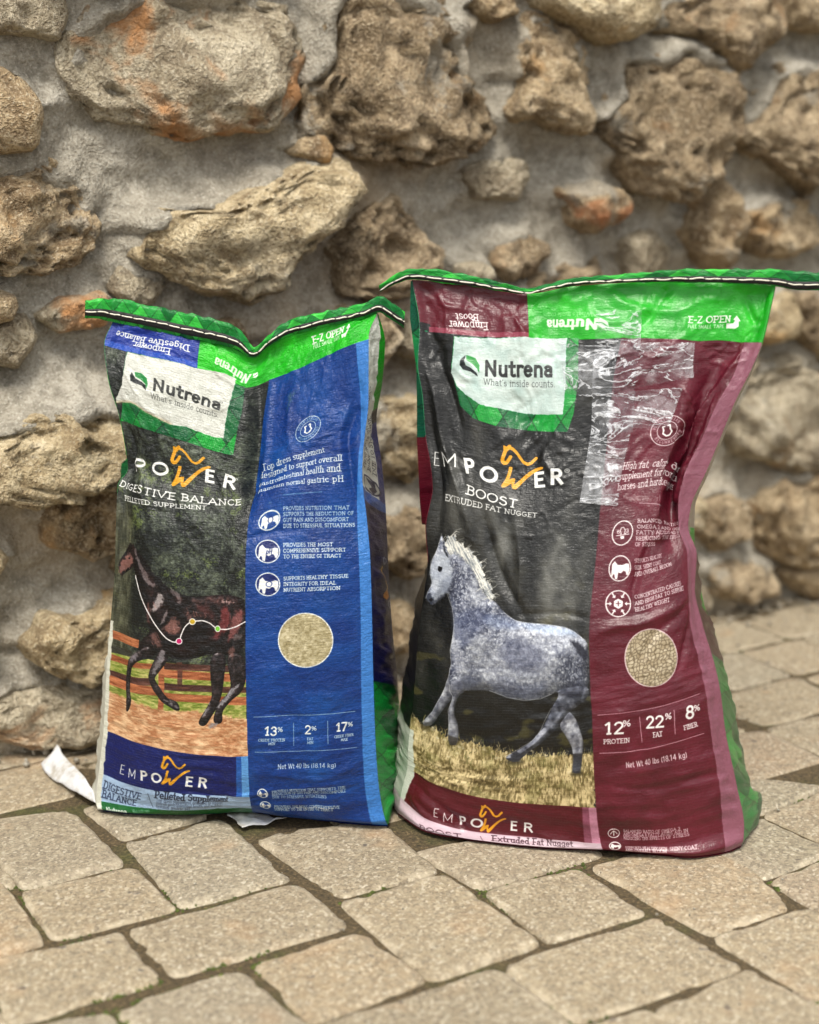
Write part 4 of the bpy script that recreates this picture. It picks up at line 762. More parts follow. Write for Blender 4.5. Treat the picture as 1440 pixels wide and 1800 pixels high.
class NT:
    """Small node builder."""
    def __init__(self, name):
        self.m = bpy.data.materials.new(name); self.m.use_nodes = True; self.t = self.m.node_tree; self.t.nodes.clear()
        self.out = self.n('ShaderNodeOutputMaterial'); self.b = self.n('ShaderNodeBsdfPrincipled'); self.l(self.b.outputs[0], self.out.inputs[0])
    def n(self, k, **kw):
        x = self.t.nodes.new(k)
        for a, v in kw.items(): setattr(x, a, v)
        return x
    def l(self, a, b): self.t.links.new(a, b)
    def noise(self, vec, scale, detail=4, rough=.55, dist=0):
        x = self.n('ShaderNodeTexNoise'); x.inputs['Scale'].default_value = scale; x.inputs['Detail'].default_value = detail
        x.inputs['Roughness'].default_value = rough; x.inputs['Distortion'].default_value = dist
        if vec is not None: self.l(vec, x.inputs['Vector'])
        return x.outputs['Fac']
    def ramp(self, fac, stops, interp='LINEAR'):
        r = self.n('ShaderNodeValToRGB'); r.color_ramp.interpolation = interp; e = r.color_ramp.elements
        while len(e) < len(stops): e.new(.5)
        for k, (p, c) in zip(e, stops): k.position = p; k.color = (*c, 1) if len(c) == 3 else c
        self.l(fac, r.inputs[0]); return r.outputs[0]
    def mix(self, f, a, b, mode='MIX'):
        x = self.n('ShaderNodeMix', data_type='RGBA', blend_type=mode)
        for s, v in ((x.inputs[0], f), (x.inputs[6], a), (x.inputs[7], b)):
            if isinstance(v, (int, float)): s.default_value = v
            elif isinstance(v, tuple): s.default_value = (*v, 1)
            else: self.l(v, s)
        return x.outputs[2]
    def math(self, op, a, b=0.0, clamp=False):
        x = self.n('ShaderNodeMath', operation=op, use_clamp=clamp)
        for s, v in ((x.inputs[0], a), (x.inputs[1], b)):
            if isinstance(v, (int, float)): s.default_value = v
            else: self.l(v, s)
        return x.outputs[0]
    def pos(self, scale=(1, 1, 1), obj=False):
        g = self.n('ShaderNodeNewGeometry').outputs['Position'] if not obj else self.n('ShaderNodeTexCoord').outputs['Object']
        m = self.n('ShaderNodeMapping'); m.inputs['Scale'].default_value = scale; self.l(g, m.inputs[0]); return m.outputs[0]
    def bump(self, h, strength=.5, dist=.002, prev=None):
        x = self.n('ShaderNodeBump'); x.inputs['Strength'].default_value = strength; x.inputs['Distance'].default_value = dist
        self.l(h, x.inputs['Height'])
        if prev is not None: self.l(prev, x.inputs['Normal'])
        return x.outputs[0]
    def set(self, **k):
        for a, v in k.items():
            s = self.b.inputs[a.replace('_', ' ')]
            if isinstance(v, (int, float)): s.default_value = v
            elif isinstance(v, tuple): s.default_value = (*v, 1)
            else: self.l(v, s)
        return self.m
def srgb(r, g, b): return tuple(((c/255+.055)/1.055)**2.4 if c > 10 else c/255/12.92 for c in (r, g, b))

# ------------------------------------------------------------------ materials of the place
def mat_paver():
    t = NT('tumbled_concrete_paver'); P = t.pos()
    rnd = t.n('ShaderNodeObjectInfo').outputs['Random']
    big = t.noise(P, 14, 5, .6); mid = t.noise(P, 95, 4, .65); fine = t.noise(P, 520, 3, .7)
    base = t.ramp(rnd, [(0, srgb(140, 126, 104)), (.2, srgb(180, 160, 128)), (.4, srgb(150, 145, 130)), (.6, srgb(186, 158, 120)), (.8, srgb(160, 151, 132)), (1, srgb(172, 144, 118))])
    c = t.mix(t.ramp(big, [(.3, (0, 0, 0)), (.72, (1, 1, 1))]), base, t.mix(.55, base, srgb(158, 140, 112)))
    c = t.mix(t.ramp(mid, [(.42, (0, 0, 0)), (.66, (.75, .75, .75))]), c, srgb(140, 130, 112))
    v = t.n('ShaderNodeTexVoronoi'); v.inputs['Scale'].default_value = 300; t.l(P, v.inputs['Vector'])
    sp = t.ramp(v.outputs['Color'], [(0, srgb(66, 60, 52)), (.3, srgb(132, 120, 100)), (.7, srgb(178, 166, 140)), (1, srgb(236, 228, 208))])
    c = t.mix(.50, c, sp)
    c = t.mix(t.ramp(fine, [(.34, (.9, .9, .9)), (.42, (0, 0, 0))]), c, srgb(84, 74, 62))
    dk = t.noise(P, 33, 2, .5)
    c = t.mix(t.ramp(dk, [(.71, (0, 0, 0)), (.74, (.85, .85, .85))]), c, srgb(92, 84, 78))
    ru = t.noise(P, 8.3, 3, .6)
    c = t.mix(t.ramp(ru, [(.6, (0, 0, 0)), (.78, (.45, .45, .45))]), c, srgb(190, 148, 104))
    rim = t.n('ShaderNodeAttribute', attribute_name='rim').outputs['Fac']
    wear = t.math('MULTIPLY', rim, t.ramp(t.noise(P, 26, 3, .6), [(.46, (0, 0, 0)), (.60, (.5, .5, .5))]))
    c = t.mix(wear, c, srgb(214, 200, 174))
    h = t.math('ADD', t.math('MULTIPLY', fine, .6), t.math('MULTIPLY', mid, .8))
    nb = t.bump(h, 1.0, .0026)
    return t.set(Base_Color=c, Roughness=.9, Normal=nb)
def mat_bed():
    t = NT('sandy_joint_fill'); P = t.pos()
    a = t.noise(P, 9, 4, .6); f = t.noise(P, 240, 4, .7)
    c = t.ramp(f, [(.3, srgb(44, 38, 26)), (.55, srgb(92, 78, 54)), (.75, srgb(146, 124, 90))])
    g = t.ramp(f, [(.3, srgb(44, 48, 22)), (.6, srgb(84, 90, 42)), (.8, srgb(116, 118, 66))])
    c = t.mix(t.ramp(a, [(.54, (0, 0, 0)), (.70, (.8, .8, .8))]), c, g)
    return t.set(Base_Color=c, Roughness=1.0, Normal=t.bump(f, .9, .004))
def mat_moss():
    t = NT('moss'); P = t.pos()
    return t.set(Base_Color=t.ramp(t.noise(P, 160, 3), [(.3, srgb(46, 54, 20)), (.6, srgb(82, 94, 38)), (.8, srgb(120, 122, 62))]), Roughness=1.0)
def mat_mortar():
    t = NT('grey_lime_mortar'); P = t.pos()
    a = t.noise(P, 5, 5, .6); m = t.noise(P, 40, 4, .64); f = t.noise(P, 240, 2, .7)
    c = t.ramp(a, [(.25, srgb(148, 140, 124)), (.5, srgb(168, 161, 146)), (.75, srgb(188, 182, 169))])
    c = t.mix(t.ramp(m, [(.34, (.85, .85, .85)), (.56, (0, 0, 0))]), c, srgb(126, 120, 107))
    c = t.mix(t.ramp(f, [(.34, (.6, .6, .6)), (.46, (0, 0, 0))]), c, srgb(118, 108, 92)); c = t.mix(t.ramp(f, [(.56, (0, 0, 0)), (.68, (.5, .5, .5))]), c, srgb(216, 210, 196))
    w = t.noise(P, 3.1, 3, .6)
    c = t.mix(t.ramp(w, [(.56, (0, 0, 0)), (.74, (.55, .55, .55))]), c, srgb(176, 152, 118))
    h = t.math('ADD', t.math('MULTIPLY', m, 1.0), t.math('MULTIPLY', f, .35))
    return t.set(Base_Color=c, Roughness=.97, Normal=t.bump(h, 1.0, .011))
def mat_stone(name, cols, stain, k):
    t = NT(name); P = t.pos(); oi = t.n('ShaderNodeObjectInfo').outputs['Random']
    off = t.n('ShaderNodeVectorMath', operation='ADD'); cmb = t.n('ShaderNodeCombineXYZ')
    t.l(t.math('MULTIPLY', oi, 37.0), cmb.inputs[0]); t.l(P, off.inputs[0]); t.l(cmb.outputs[0], off.inputs[1]); P = off.outputs[0]
    a = t.noise(P, 9, 6, .62, .6); m = t.noise(P, 34, 5, .7); f = t.noise(P, 210, 2, .7)
    c = t.ramp(a, [(.22, cols[0]), (.42, cols[1]), (.58, cols[2]), (.78, cols[3])])
    c = t.mix(t.ramp(m, [(.36, (.75, .75, .75)), (.56, (0, 0, 0))]), c, cols[0])
    c = t.mix(t.ramp(m, [(.58, (0, 0, 0)), (.78, (.6, .6, .6))]), c, cols[3])
    c = t.mix(t.ramp(f, [(.34, (.7, .7, .7)), (.45, (0, 0, 0))]), c, cols[0]); c = t.mix(t.ramp(f, [(.55, (0, 0, 0)), (.66, (.55, .55, .55))]), c, cols[3])
    s = t.noise(P, 7.5, 4, .65, .4)
    c = t.mix(t.ramp(s, [(.56-k, (0, 0, 0)), (.68-k, (.85, .85, .85))]), c, stain)
    g = t.noise(P, 6.1, 5, .7)
    c = t.mix(t.ramp(g, [(.60, (0, 0, 0)), (.66, (.65, .65, .65))]), c, srgb(168, 163, 150))
    h = t.math('ADD', t.math('MULTIPLY', m, 1.0), t.math('MULTIPLY', f, .4))
    return t.set(Base_Color=c, Roughness=.95, Normal=t.bump(h, 1.0, .018))
M_PAVER, M_BED, M_MOSS, M_MORTAR = mat_paver(), mat_bed(), mat_moss(), mat_mortar()
TAN = [srgb(106, 82, 52), srgb(172, 144, 100), srgb(202, 176, 132), srgb(232, 214, 178)]
GRY = [srgb(120, 104, 80), srgb(170, 154, 124), srgb(196, 182, 152), srgb(222, 210, 184)]
BRN = [srgb(98, 78, 52), srgb(156, 132, 94), srgb(190, 164, 124), srgb(224, 204, 166)]
YEL = [srgb(128, 104, 66), srgb(186, 162, 116), srgb(214, 192, 146), srgb(236, 220, 182)]
def _soft(L, k=.20): return [tuple(c*(1-k)+k*(.3*a+.59*b+.11*d)*m for c, m in zip((a, b, d), (1.04, 1., .93))) for a, b, d in L]
TAN, GRY, BRN, YEL = _soft(TAN), _soft(GRY, .16), _soft(BRN), _soft(YEL)
M_STONE = {'t': mat_stone('tan_limestone', TAN, srgb(182, 142, 92), -.03), 'g': mat_stone('grey_limestone', GRY, srgb(178, 146, 108), -.05),
           'b': mat_stone('brown_limestone', BRN, srgb(170, 128, 84), -.06), 'y': mat_stone('pale_limestone', YEL, srgb(196, 158, 104), -.06),
           'o': mat_stone('ochre_stained_limestone', GRY, srgb(188, 132, 80), .03), 'r': mat_stone('rusty_limestone', TAN, srgb(186, 120, 76), .06)}

# ------------------------------------------------------------------ pavement
PAV_L = [  # corners TL,TR,BR,BL in half-pixels of the lower left survey crop
 [(-130,130),(250,80),(440,272),(75,358)], [(75,378),(465,283),(622,430),(190,542)], [(-200,390),(0,330),(158,548),(-60,610)],
 [(290,75),(590,0),(730,108),(430,187)], [(438,195),(780,118),(1022,325),(635,425)], [(900,185),(1320,110),(1545,302),(1190,388)],
 [(455,505),(1035,340),(1225,490),(620,668)], [(888,622),(1265,508),(1500,680),(1090,835)], [(1195,405),(1565,312),(1905,552),(1508,682)],
 [(-120,630),(420,508),(565,683),(40,842)], [(395,778),(835,634),(1100,852),(650,1000)], [(60,850),(370,785),(520,920),(200,1000)], [(1105,842),(1740,638),(2030,845),(1400,1050)],
 [(-300,190),(-150,125),(60,345),(-200,400)], [(-260,700),(-140,640),(30,835),(-200,900)]]
PAV_R = [
 [(325,630),(865,452),(1172,640),(590,832)], [(265,375),(592,284),(832,446),(488,547)], [(22,232),(450,135),(690,240),(256,362)],
 [(612,272),(1080,170),(1338,424),(1050,522)], [(1060,530),(1405,425),(1740,620),(1440,755)], [(855,785),(1195,642),(1560,845),(1180,985)],
 [(605,840),(840,786),(1100,960),(850,1020)], [(1010,195),(1235,108),(1500,225),(1250,326)], [(1265,332),(1500,240),(1800,380),(1440,440)], [(1242,100),(1480,12),(1760,132),(1508,222)], [(1000,50),(1225,-25),(1470,6),(1236,98)]]
def build_pavement():
    R_ = np.random.RandomState(11)
    n = 2
    xs = np.linspace(-40, 40, 41); gx, gy = np.meshgrid(xs, xs)
    bed = mesh_obj('pavement', np.stack([gx, gy, np.full_like(gx, -.0052)], -1), grid_faces(41, 41), M_BED)
    tag(bed, kind='structure')
    quads = []
    for L, ox in ((PAV_L, 0), (PAV_R, 720)):
        for q in L:
            q = np.array(q, float); quads.append((on_ground(q[:, 0]/2+ox, q[:, 1]/2+1380)[:, :2], 30))
    traced = [q for q, _ in quads]
    def inside(p, Q):
        s = [(Q[(k+1) % 4][0]-Q[k][0])*(p[1]-Q[k][1])-(Q[(k+1) % 4][1]-Q[k][1])*(p[0]-Q[k][0]) for k in range(4)]
        return all(v <= 0 for v in s) or all(v >= 0 for v in s)
    a, b = math.radians(30.5), math.radians(-58.5)
    eb = np.array([math.cos(a), math.sin(a)]); ea = np.array([math.cos(b), math.sin(b)])
    org = on_ground(220, 1462)[:2]; w = .139
    for j in range(-26, 34):                                           # rows running along the up-right joints
        s = -4.2 + R_.uniform(0, .1)
        while s < 4.2:
            l = R_.choice([.139, .139, .205]); c0 = org+eb*s-ea*(j*w); s += l
            Q = np.array([c0-ea*w, c0-ea*w+eb*l, c0+eb*l, c0])
            c = Q.mean(0)
            if c[1] < .75 or abs(c[0]) > 1.6+.0*c[1] or c[1] > 4.2: continue
            if (c[0]+.51)*.497-(c[1]-2.2)*.868 < -.16: continue         # behind the wall
            pts = [c+(Q[k]-c)*f for k in range(4) for f in (.45, .9)]+[c]
            if sum(inside(p, T) for T in traced for p in pts) > 2: continue
            quads.append((Q, 14 if c[1] < 2.9 else 8))
    for i, (Q, N) in enumerate(quads):
        u = np.linspace(-1, 1, N); u = np.sign(u)*np.abs(u)**.60; U, V_ = np.meshgrid(u, u)
        near = N > 20
        rho = (np.abs(U)**14+np.abs(V_)**14)**(1/14)+1e-9; mx = np.maximum(np.abs(U), np.abs(V_)); k = mx/rho
        c = Q.mean(0); gap = .0016
        S = np.hypot(*(Q[1]-Q[0])); f = 1.067 if near else 1.058
        uu, vv = U*k*f, V_*k*f
        x = ((1-uu)*(1-vv))[..., None]*Q[0]+((1+uu)*(1-vv))[..., None]*Q[1]+((1+uu)*(1+vv))[..., None]*Q[2]+((1-uu)*(1+vv))[..., None]*Q[3]
        x = x/4
        ang = np.arctan2(V_, U); wob = fbm(np.stack([np.cos(ang)*2.2+i*7.1, np.sin(ang)*2.2], -1), 3, 3)*.020+fbm(np.stack([np.cos(ang)*9+i*3.1, np.sin(ang)*9], -1), 2, 13)*.012
        x = c+(x-c)*(1+wob*mx**3)[..., None]
        e = np.clip((mx-.87)/.13, 0, 1)
        z = -.0065*(1-np.sqrt(np.clip(1-e**2.4, 0, 1)))
        z = z+fbm(x*38, 3, 5)*.0014+fbm(x*9, 2, 6)*.0020+np.minimum(0, fbm(x*24+i, 3, 9)+.15)*e**.5*.005+np.minimum(0, fbm(x*60, 2, 8)*e)*.006
        z = z+R_.uniform(-.0022, .0008)+((x-c)@R_.uniform(-.010, .010, 2))
        if not near: z = z-.0036
        z[mx > .999] = -.03
        P = np.concatenate([x-c, z[..., None]], -1)
        o = mesh_obj('paver', P, grid_faces(N, N), M_PAVER, bed)
        at_ = o.data.attributes.new('rim', 'FLOAT', 'POINT'); at_.data.foreach_set('value', np.clip((mx-.80)/.16, 0, 1).astype(np.float32).ravel()); o.location = (c[0], c[1], 0)
    # moss tufts in the joints of the nearer pavers
    bm = bmesh.new(); bmesh.ops.create_icosphere(bm, subdivisions=1, radius=1); bm.verts.ensure_lookup_table()
    bv = np.array([v.co for v in bm.verts]); bf = np.array([[v.index for v in fc.verts] for fc in bm.faces]); bm.free()
    VV, FF = [], []; cnt = 0
    for Q in traced:
        for k in range(4):
            A_, B_ = Q[k], Q[(k+1) % 4]
            for t in np.arange(0, 1, .012):
                p = A_+(B_-A_)*t
                if fbm(np.array([p*11.]), 3, 4)[0] < .30 or R_.rand() > .8: continue
                p = p+R_.normal(0, .0018, 2); r = R_.uniform(.001, .0026)
                v = bv*np.array([r*1.3, r*1.3, r])*(1+.35*R_.uniform(-1, 1, (len(bv), 1)))
                VV.append(v+np.array([p[0], p[1], -.0056+R_.uniform(-.002, .001)])); FF.append(bf+cnt); cnt += len(bv)
    m = mesh_obj('moss', np.vstack(VV), np.vstack(FF), M_MOSS); tag(m, 'thin green moss growing in the joints between the pavers', 'moss', kind='stuff')

# ------------------------------------------------------------------ stone wall
W0 = np.array([-.51, 2.2]); WE = np.array([.868, .497]); WE = WE/np.linalg.norm(WE); WN = np.array([WE[1], -WE[0]])
def on_wall(pts):
    pts = np.asarray(pts, float); a = (pts[:, 0]-720)/FPX; b = -(pts[:, 1]-900)/FPX; cp, sp = math.cos(PITCH), math.sin(PITCH)
    dx, dy, dz = a, cp+b*sp, -sp+b*cp
    t = (W0@WN)/(dx*WN[0]+dy*WN[1])
    return np.stack([(np.stack([dx*t, dy*t], -1)-W0)@WE, CAM_H+dz*t], -1)
def wall_xyz(s, z, d):
    p = W0+s[..., None]*WE+d[..., None]*WN; return np.concatenate([p, z[..., None]], -1)
STONES = [   # outline in the survey photograph, how far it stands out, kind, roughness of its face
 ([(125,70),(160,15),(260,-20),(420,-15),(500,20),(512,80),(495,170),(450,225),(400,215),(320,235),(230,215),(150,165),(125,130)], .030, 'o', .8),
 ([(-60,-30),(95,-20),(102,30),(95,72),(50,62),(-60,50)], .028, 'g', .6),
 ([(-60,300),(60,275),(110,310),(155,330),(150,400),(120,450),(60,475),(-60,470)], .030, 't', 1.3),
 ([(230,390),(270,355),(330,370),(370,350),(420,330),(470,310),(515,285),(560,278),(605,300),(600,335),(560,380),(510,420),(475,460),(440,505),(400,508),(350,495),(280,470),(225,440),(217,420)], .088, 'y', 1.1),
 ([(555,20),(600,-20),(720,-10),(790,60),(800,150),(840,200),(800,250),(740,290),(660,275),(580,260),(520,215),(520,160),(545,110)], .062, 'b', 1.4),
 ([(800,-10),(880,-10),(890,25),(850,40),(820,25)], .04, 't', .8),
 ([(925,-20),(1115,-30),(1105,40),(1060,65),(1020,80),(975,45),(930,15)], .085, 'y', .7),
 ([(905,30),(960,40),(990,90),(1000,150),(1000,200),(980,232),(930,222),(880,210),(870,190),(890,150),(885,100)], .055, 't', 1.1),
 ([(1000,225),(1050,150),(1060,100),(1120,90),(1180,80),(1230,110),(1258,160),(1250,220),(1220,260),(1200,300),(1170,345),(1130,335),(1090,310),(1060,270)], .085, 'b', 1.3),
 ([(1115,10),(1180,-20),(1310,-20),(1325,40),(1300,90),(1265,128),(1230,100),(1190,70),(1130,60)], .07, 'b', 1.),
 ([(1335,-20),(1480,-20),(1480,50),(1400,58),(1350,45)], .06, 't', .8),
 ([(1255,240),(1290,180),(1340,130),(1400,120),(1490,130),(1480,220),(1425,290),(1395,322),(1350,300),(1300,270)], .075, 'b', 1.2),
 ([(965,335),(1000,315),(1060,330),(1085,350),(1060,380),(1010,405),(985,390)], .05, 'r', .9),
 ([(800,300),(850,270),(905,280),(915,310),(890,350),(830,345)], .022, 'g', .6),
 ([(1200,360),(1235,320),(1265,345),(1282,400),(1270,450),(1240,468),(1205,440),(1188,400)], .05, 't', 1.1),
 ([(1290,380),(1330,345),(1380,350),(1412,380),(1400,420),(1350,455),(1300,440)], .05, 't', 1.2),
 ([(575,430),(640,370),(680,340),(720,400),(760,440),(740,490),(660,520),(590,510)], .035, 'b', 1.4),
 ([(855,430),(900,405),(940,430),(932,475),(880,490),(850,465)], .035, 'b', 1.1),
 ([(1078,420),(1130,400),(1168,430),(1160,480),(1090,488)], .03, 'g', .9),
 ([(60,550),(100,520),(160,508),(195,530),(175,570),(100,582)], .025, 'o', .7),
 ([(-70,770),(40,715),(100,700),(160,705),(215,715),(245,760),(240,800),(205,838),(140,842),(80,868),(40,875),(-70,850)], .088, 'y', 1.1),
 ([(58,905),(100,862),(170,845),(225,852),(240,900),(220,950),(150,968),(90,952)], .05, 't', 1.),
 ([(35,1110),(60,1062),(110,1065),(160,1030),(205,1040),(215,1100),(195,1150),(140,1182),(80,1165),(45,1145)], .075, 'y', 1.1),
 ([(-60,1215),(50,1190),(110,1195),(170,1200),(205,1230),(190,1275),(120,1292),(40,1300),(-60,1285)], .045, 'o', .7),
 ([(640,705),(700,690),(745,720),(740,790),(700,840),(640,820),(620,760)], .05, 'y', .9),
 ([(640,890),(700,870),(745,910),(740,980),(690,1000),(640,970)], .06, 'b', 1.),
 ([(650,1040),(710,1030),(740,1080),(715,1130),(660,1130)], .04, 't', .8),
 ([(1255,700),(1300,640),(1380,628),(1480,650),(1490,780),(1370,812),(1290,785)], .06, 'g', 1.),
 ([(1300,880),(1340,835),(1420,822),(1490,850),(1490,950),(1380,985),(1320,955)], .065, 't', 1.),
 ([(1375,520),(1430,490),(1500,500),(1500,610),(1420,620),(1380,580)], .07, 'b', 1.),
 ([(1205,870),(1250,850),(1295,880),(1290,940),(1240,965),(1205,930)], .05, 'b', 1.),
 ([(1215,985),(1270,968),(1330,985),(1345,1030),(1290,1050),(1225,1040)], .05, 'b', .9),
 ([(1365,1000),(1420,985),(1490,1000),(1490,1040),(1400,1045)], .05, 't', .9),
 ([(250,560),(330,545),(400,560),(420,620),(330,650),(260,630)], .04, 't', .9),
 ([(560,540),(640,530),(680,580),(640,640),(570,620)], .045, 'b', 1.),
 ([(0,560),(40,545),(55,590),(20,640),(-40,630),(-40,580)], .02, 'g', .6)]
def build_wall():
    R_ = np.random.RandomState(23)
    wall = empty('stone_wall', (W0[0], W0[1], 0)); bpy.context.view_layer.update()
    tag(wall, 'rough fieldstone wall with grey mortar behind the two feed bags', 'wall')
    base = np.array([W0[0], W0[1], 0])
    items = [(on_wall(p), d*1.1+.006, k, r, 5) for p, d, k, r in STONES]
    def rad_fn(P):
        c = (P.min(0)+P.max(0))*.25+P.mean(0)*.5
        T = np.linspace(-math.pi, math.pi, 361); out = np.zeros(361); D = np.stack([np.cos(T), np.sin(T)], -1)
        for A_, B_ in zip(P, np.roll(P, -1, 0)):
            a0 = A_-c; e = B_-A_; den = D[:, 0]*e[1]-D[:, 1]*e[0]; den = np.where(np.abs(den) < 1e-9, 1e-9, den)
            t = (a0[0]*e[1]-a0[1]*e[0])/den; s = (a0[0]*D[:, 1]-a0[1]*D[:, 0])/den
            ok = (t > 0) & (s >= -1e-6) & (s <= 1+1e-6); out = np.where(ok, np.maximum(out, t), out)
        out = np.where(out <= 0, np.median(out[out > 0]), out)
        k = np.hanning(13); k /= k.sum(); ex = np.concatenate([out[-13:-1], out, out[1:13]]); return c, T, np.convolve(ex, k, 'same')[12:-12]
    # fill the rest of the wall with stones of like sizes; some stretches are plastered over
    stars = [rad_fn(P) for P, *_ in items]
    PLASTER = [on_wall(p) for p in ([(0,85),(120,85),(125,270),(0,270)], [(130,240),(520,230),(520,275),(220,350),(165,300)], [(160,330),(215,340),(225,520),(150,500)], [(90,590),(230,590),(240,690),(0,690)], [(250,515),(560,515),(600,400),(480,480)], [(840,230),(950,240),(960,320),(920,390),(780,380),(760,330)])]
    def covered(c, r):
        for cc, T, rad in stars:
            v = c-cc; dd = np.hypot(*v)
            if dd < r+.35 and dd-np.interp(math.atan2(v[1], v[0]), T, rad) < r: return True
        for Q in PLASTER:
            n = len(Q); s = [(Q[(k+1) % n][0]-Q[k][0])*(c[1]-Q[k][1])-(Q[(k+1) % n][1]-Q[k][1])*(c[0]-Q[k][0]) for k in range(n)]
            if all(v <= 0 for v in s) or all(v >= 0 for v in s): return True
        return False
    s_rng, z_rng = (-1.15, 2.3), (.02, 1.42)
    for n in range(3600):
        r = R_.choice([.10, .085, .065, .05, .038, .027], p=[.12, .16, .2, .2, .18, .14]); c = np.array([R_.uniform(*s_rng), R_.uniform(*z_rng)])
        if c[1] < r*.7 or covered(c, r*.84+.002): continue
        kk = R_.randint(7, 11); a = np.sort(np.linspace(0, 2*math.pi, kk, endpoint=False)+R_.uniform(-.22, .22, kk)); rr = r*R_.uniform(.8, 1.12, kk)
        P = c+np.stack([np.cos(a)*rr*1.12, np.sin(a)*rr*.9], -1)
        items.append((P, R_.uniform(.025, .075), R_.choice(list('tgbyto')), R_.uniform(.7, 1.3), 4)); stars.append(rad_fn(P))
    ico = {}
    for lv in (4, 5):
        bm = bmesh.new(); bmesh.ops.create_icosphere(bm, subdivisions=lv, radius=1); bm.verts.ensure_lookup_table()
        ico[lv] = (np.array([v.co for v in bm.verts]), np.array([[v.index for v in f.verts] for f in bm.faces])); bm.free()
    lift = []
    for i, (P, d, kind, rough, lv) in enumerate(items):
        c, T, rad = rad_fn(P); bv, bf = ico[lv]
        x, y, z = bv.T; rho = np.hypot(x, z); th = np.arctan2(z, x)
        rr = np.interp(th, T, rad)*1.09; size = rad.mean()
        pl = rho**.62                                                   # flatter face, quick turn at the rim
        S = c[0]+np.cos(th)*rr*pl; Z = c[1]+np.sin(th)*rr*pl
        face = np.sign(y)*np.abs(y)**.55
        q = np.stack([S, Z, y*size*.8], -1)
        tilt = R_.uniform(-.28, .28)*(S-c[0])+R_.uniform(-.40, .05)*(Z-c[1])   # broken faces lean
        D_ = face*(d+.02)-.012+tilt*np.clip(y, 0, 1)*.8
        f1 = fbm(q*9+i*3.3, 3, 31); f2 = fbm(q*26+i*5.1, 4, 37); f3 = fbm(q*75+i*1.7, 3, 41)
        rg = 1-np.abs(fbm(q*17+i*2.2, 3, 43))*2
        pit = np.clip(fbm(q*48+i*9.7, 2, 47)-.38, 0, 1)+.7*np.clip(fbm(q*95+i*4.7, 2, 53)-.42, 0, 1)
        f4 = fbm(q*170+i*2.9, 2, 59)
        out = (f1*.017+f2*.0115*rough+f3*.0060*rough+f4*.0022*rough+rg*.007*rough-pit*.034*rough)*min(1.25, size/.09+.35)
        D_ = D_+out*np.clip(y+.5, 0, 1); pr = 1+(f1*.13+f2*.11*rough+f3*.04*rough)*rho
        S = c[0]+(S-c[0])*pr; Z = c[1]+(Z-c[1])*pr
        Z = np.maximum(Z, -.02)
        V = wall_xyz(S, Z, D_)-base
        mesh_obj('stone', V, bf, M_STONE[kind], wall)
        lift.append((c, T, rad, d))
    # mortar bed, pushed up round every stone
    ns, nz = 470, 200
    s = np.linspace(-1.3, 2.45, ns); z = np.linspace(-.04, 1.55, nz); S, Z = np.meshgrid(s, z)
    D_ = np.full(S.shape, .0)
    for c, T, rad, d in lift:
        R0 = rad.max()+.07; i0, i1 = np.searchsorted(s, [c[0]-R0, c[0]+R0]); j0, j1 = np.searchsorted(z, [c[1]-R0, c[1]+R0])
        if i1 <= i0 or j1 <= j0: continue
        ss, zz = S[j0:j1, i0:i1]-c[0], Z[j0:j1, i0:i1]-c[1]
        g = np.hypot(ss, zz)-np.interp(np.arctan2(zz, ss), T, rad)
        g = g+fbm(np.stack([ss+c[0], zz+c[1]], -1)*24, 3, 67)*.016
        up = np.where(zz > 0, .74, .36)
        h = d*up*np.exp(-np.clip(g, 0, 1)/.028)*sstep(-.05, -.008, g)
        D_[j0:j1, i0:i1] = np.maximum(D_[j0:j1, i0:i1], h)
    q = np.stack([S, Z], -1)
    D_ = D_+fbm(q*6, 4, 61)*.014+fbm(q*22, 4, 63)*.009+fbm(q*55, 2, 65)*.0052
    mesh_obj('mortar', wall_xyz(S, Z, D_)-base, grid_faces(nz, ns), M_MORTAR, wall)
def build_grit():
    R_ = np.random.RandomState(77); bm = bmesh.new(); bmesh.ops.create_icosphere(bm, subdivisions=1, radius=1); bm.verts.ensure_lookup_table()
    bv = np.array([v.co for v in bm.verts]); bf = np.array([[v.index for v in fc.verts] for fc in bm.faces]); bm.free(); VV, FF = [], []; n = 0
    for k in range(900):
        p = W0+WE*R_.uniform(-1.1, 2.3)+WN*(.01+abs(R_.normal(0, .05))) if k < 700 else np.array([R_.uniform(-.7, .8), R_.uniform(1.3, 2.3)])
        r = R_.uniform(.0012, .0055)*(1 if k < 700 else .35); v = bv*r*R_.uniform(.6, 1.2, 3)*(1+.25*R_.uniform(-1, 1, (len(bv), 1)))
        VV.append(v+np.array([p[0], p[1], r*.4])); FF.append(bf+n); n += len(bv)
    o = mesh_obj('grit', np.vstack(VV), np.vstack(FF), M_MORTAR, None, False); tag(o, 'crumbled mortar grit scattered along the foot of the wall', 'grit', kind='stuff')
build_pavement()
build_wall()
build_grit()

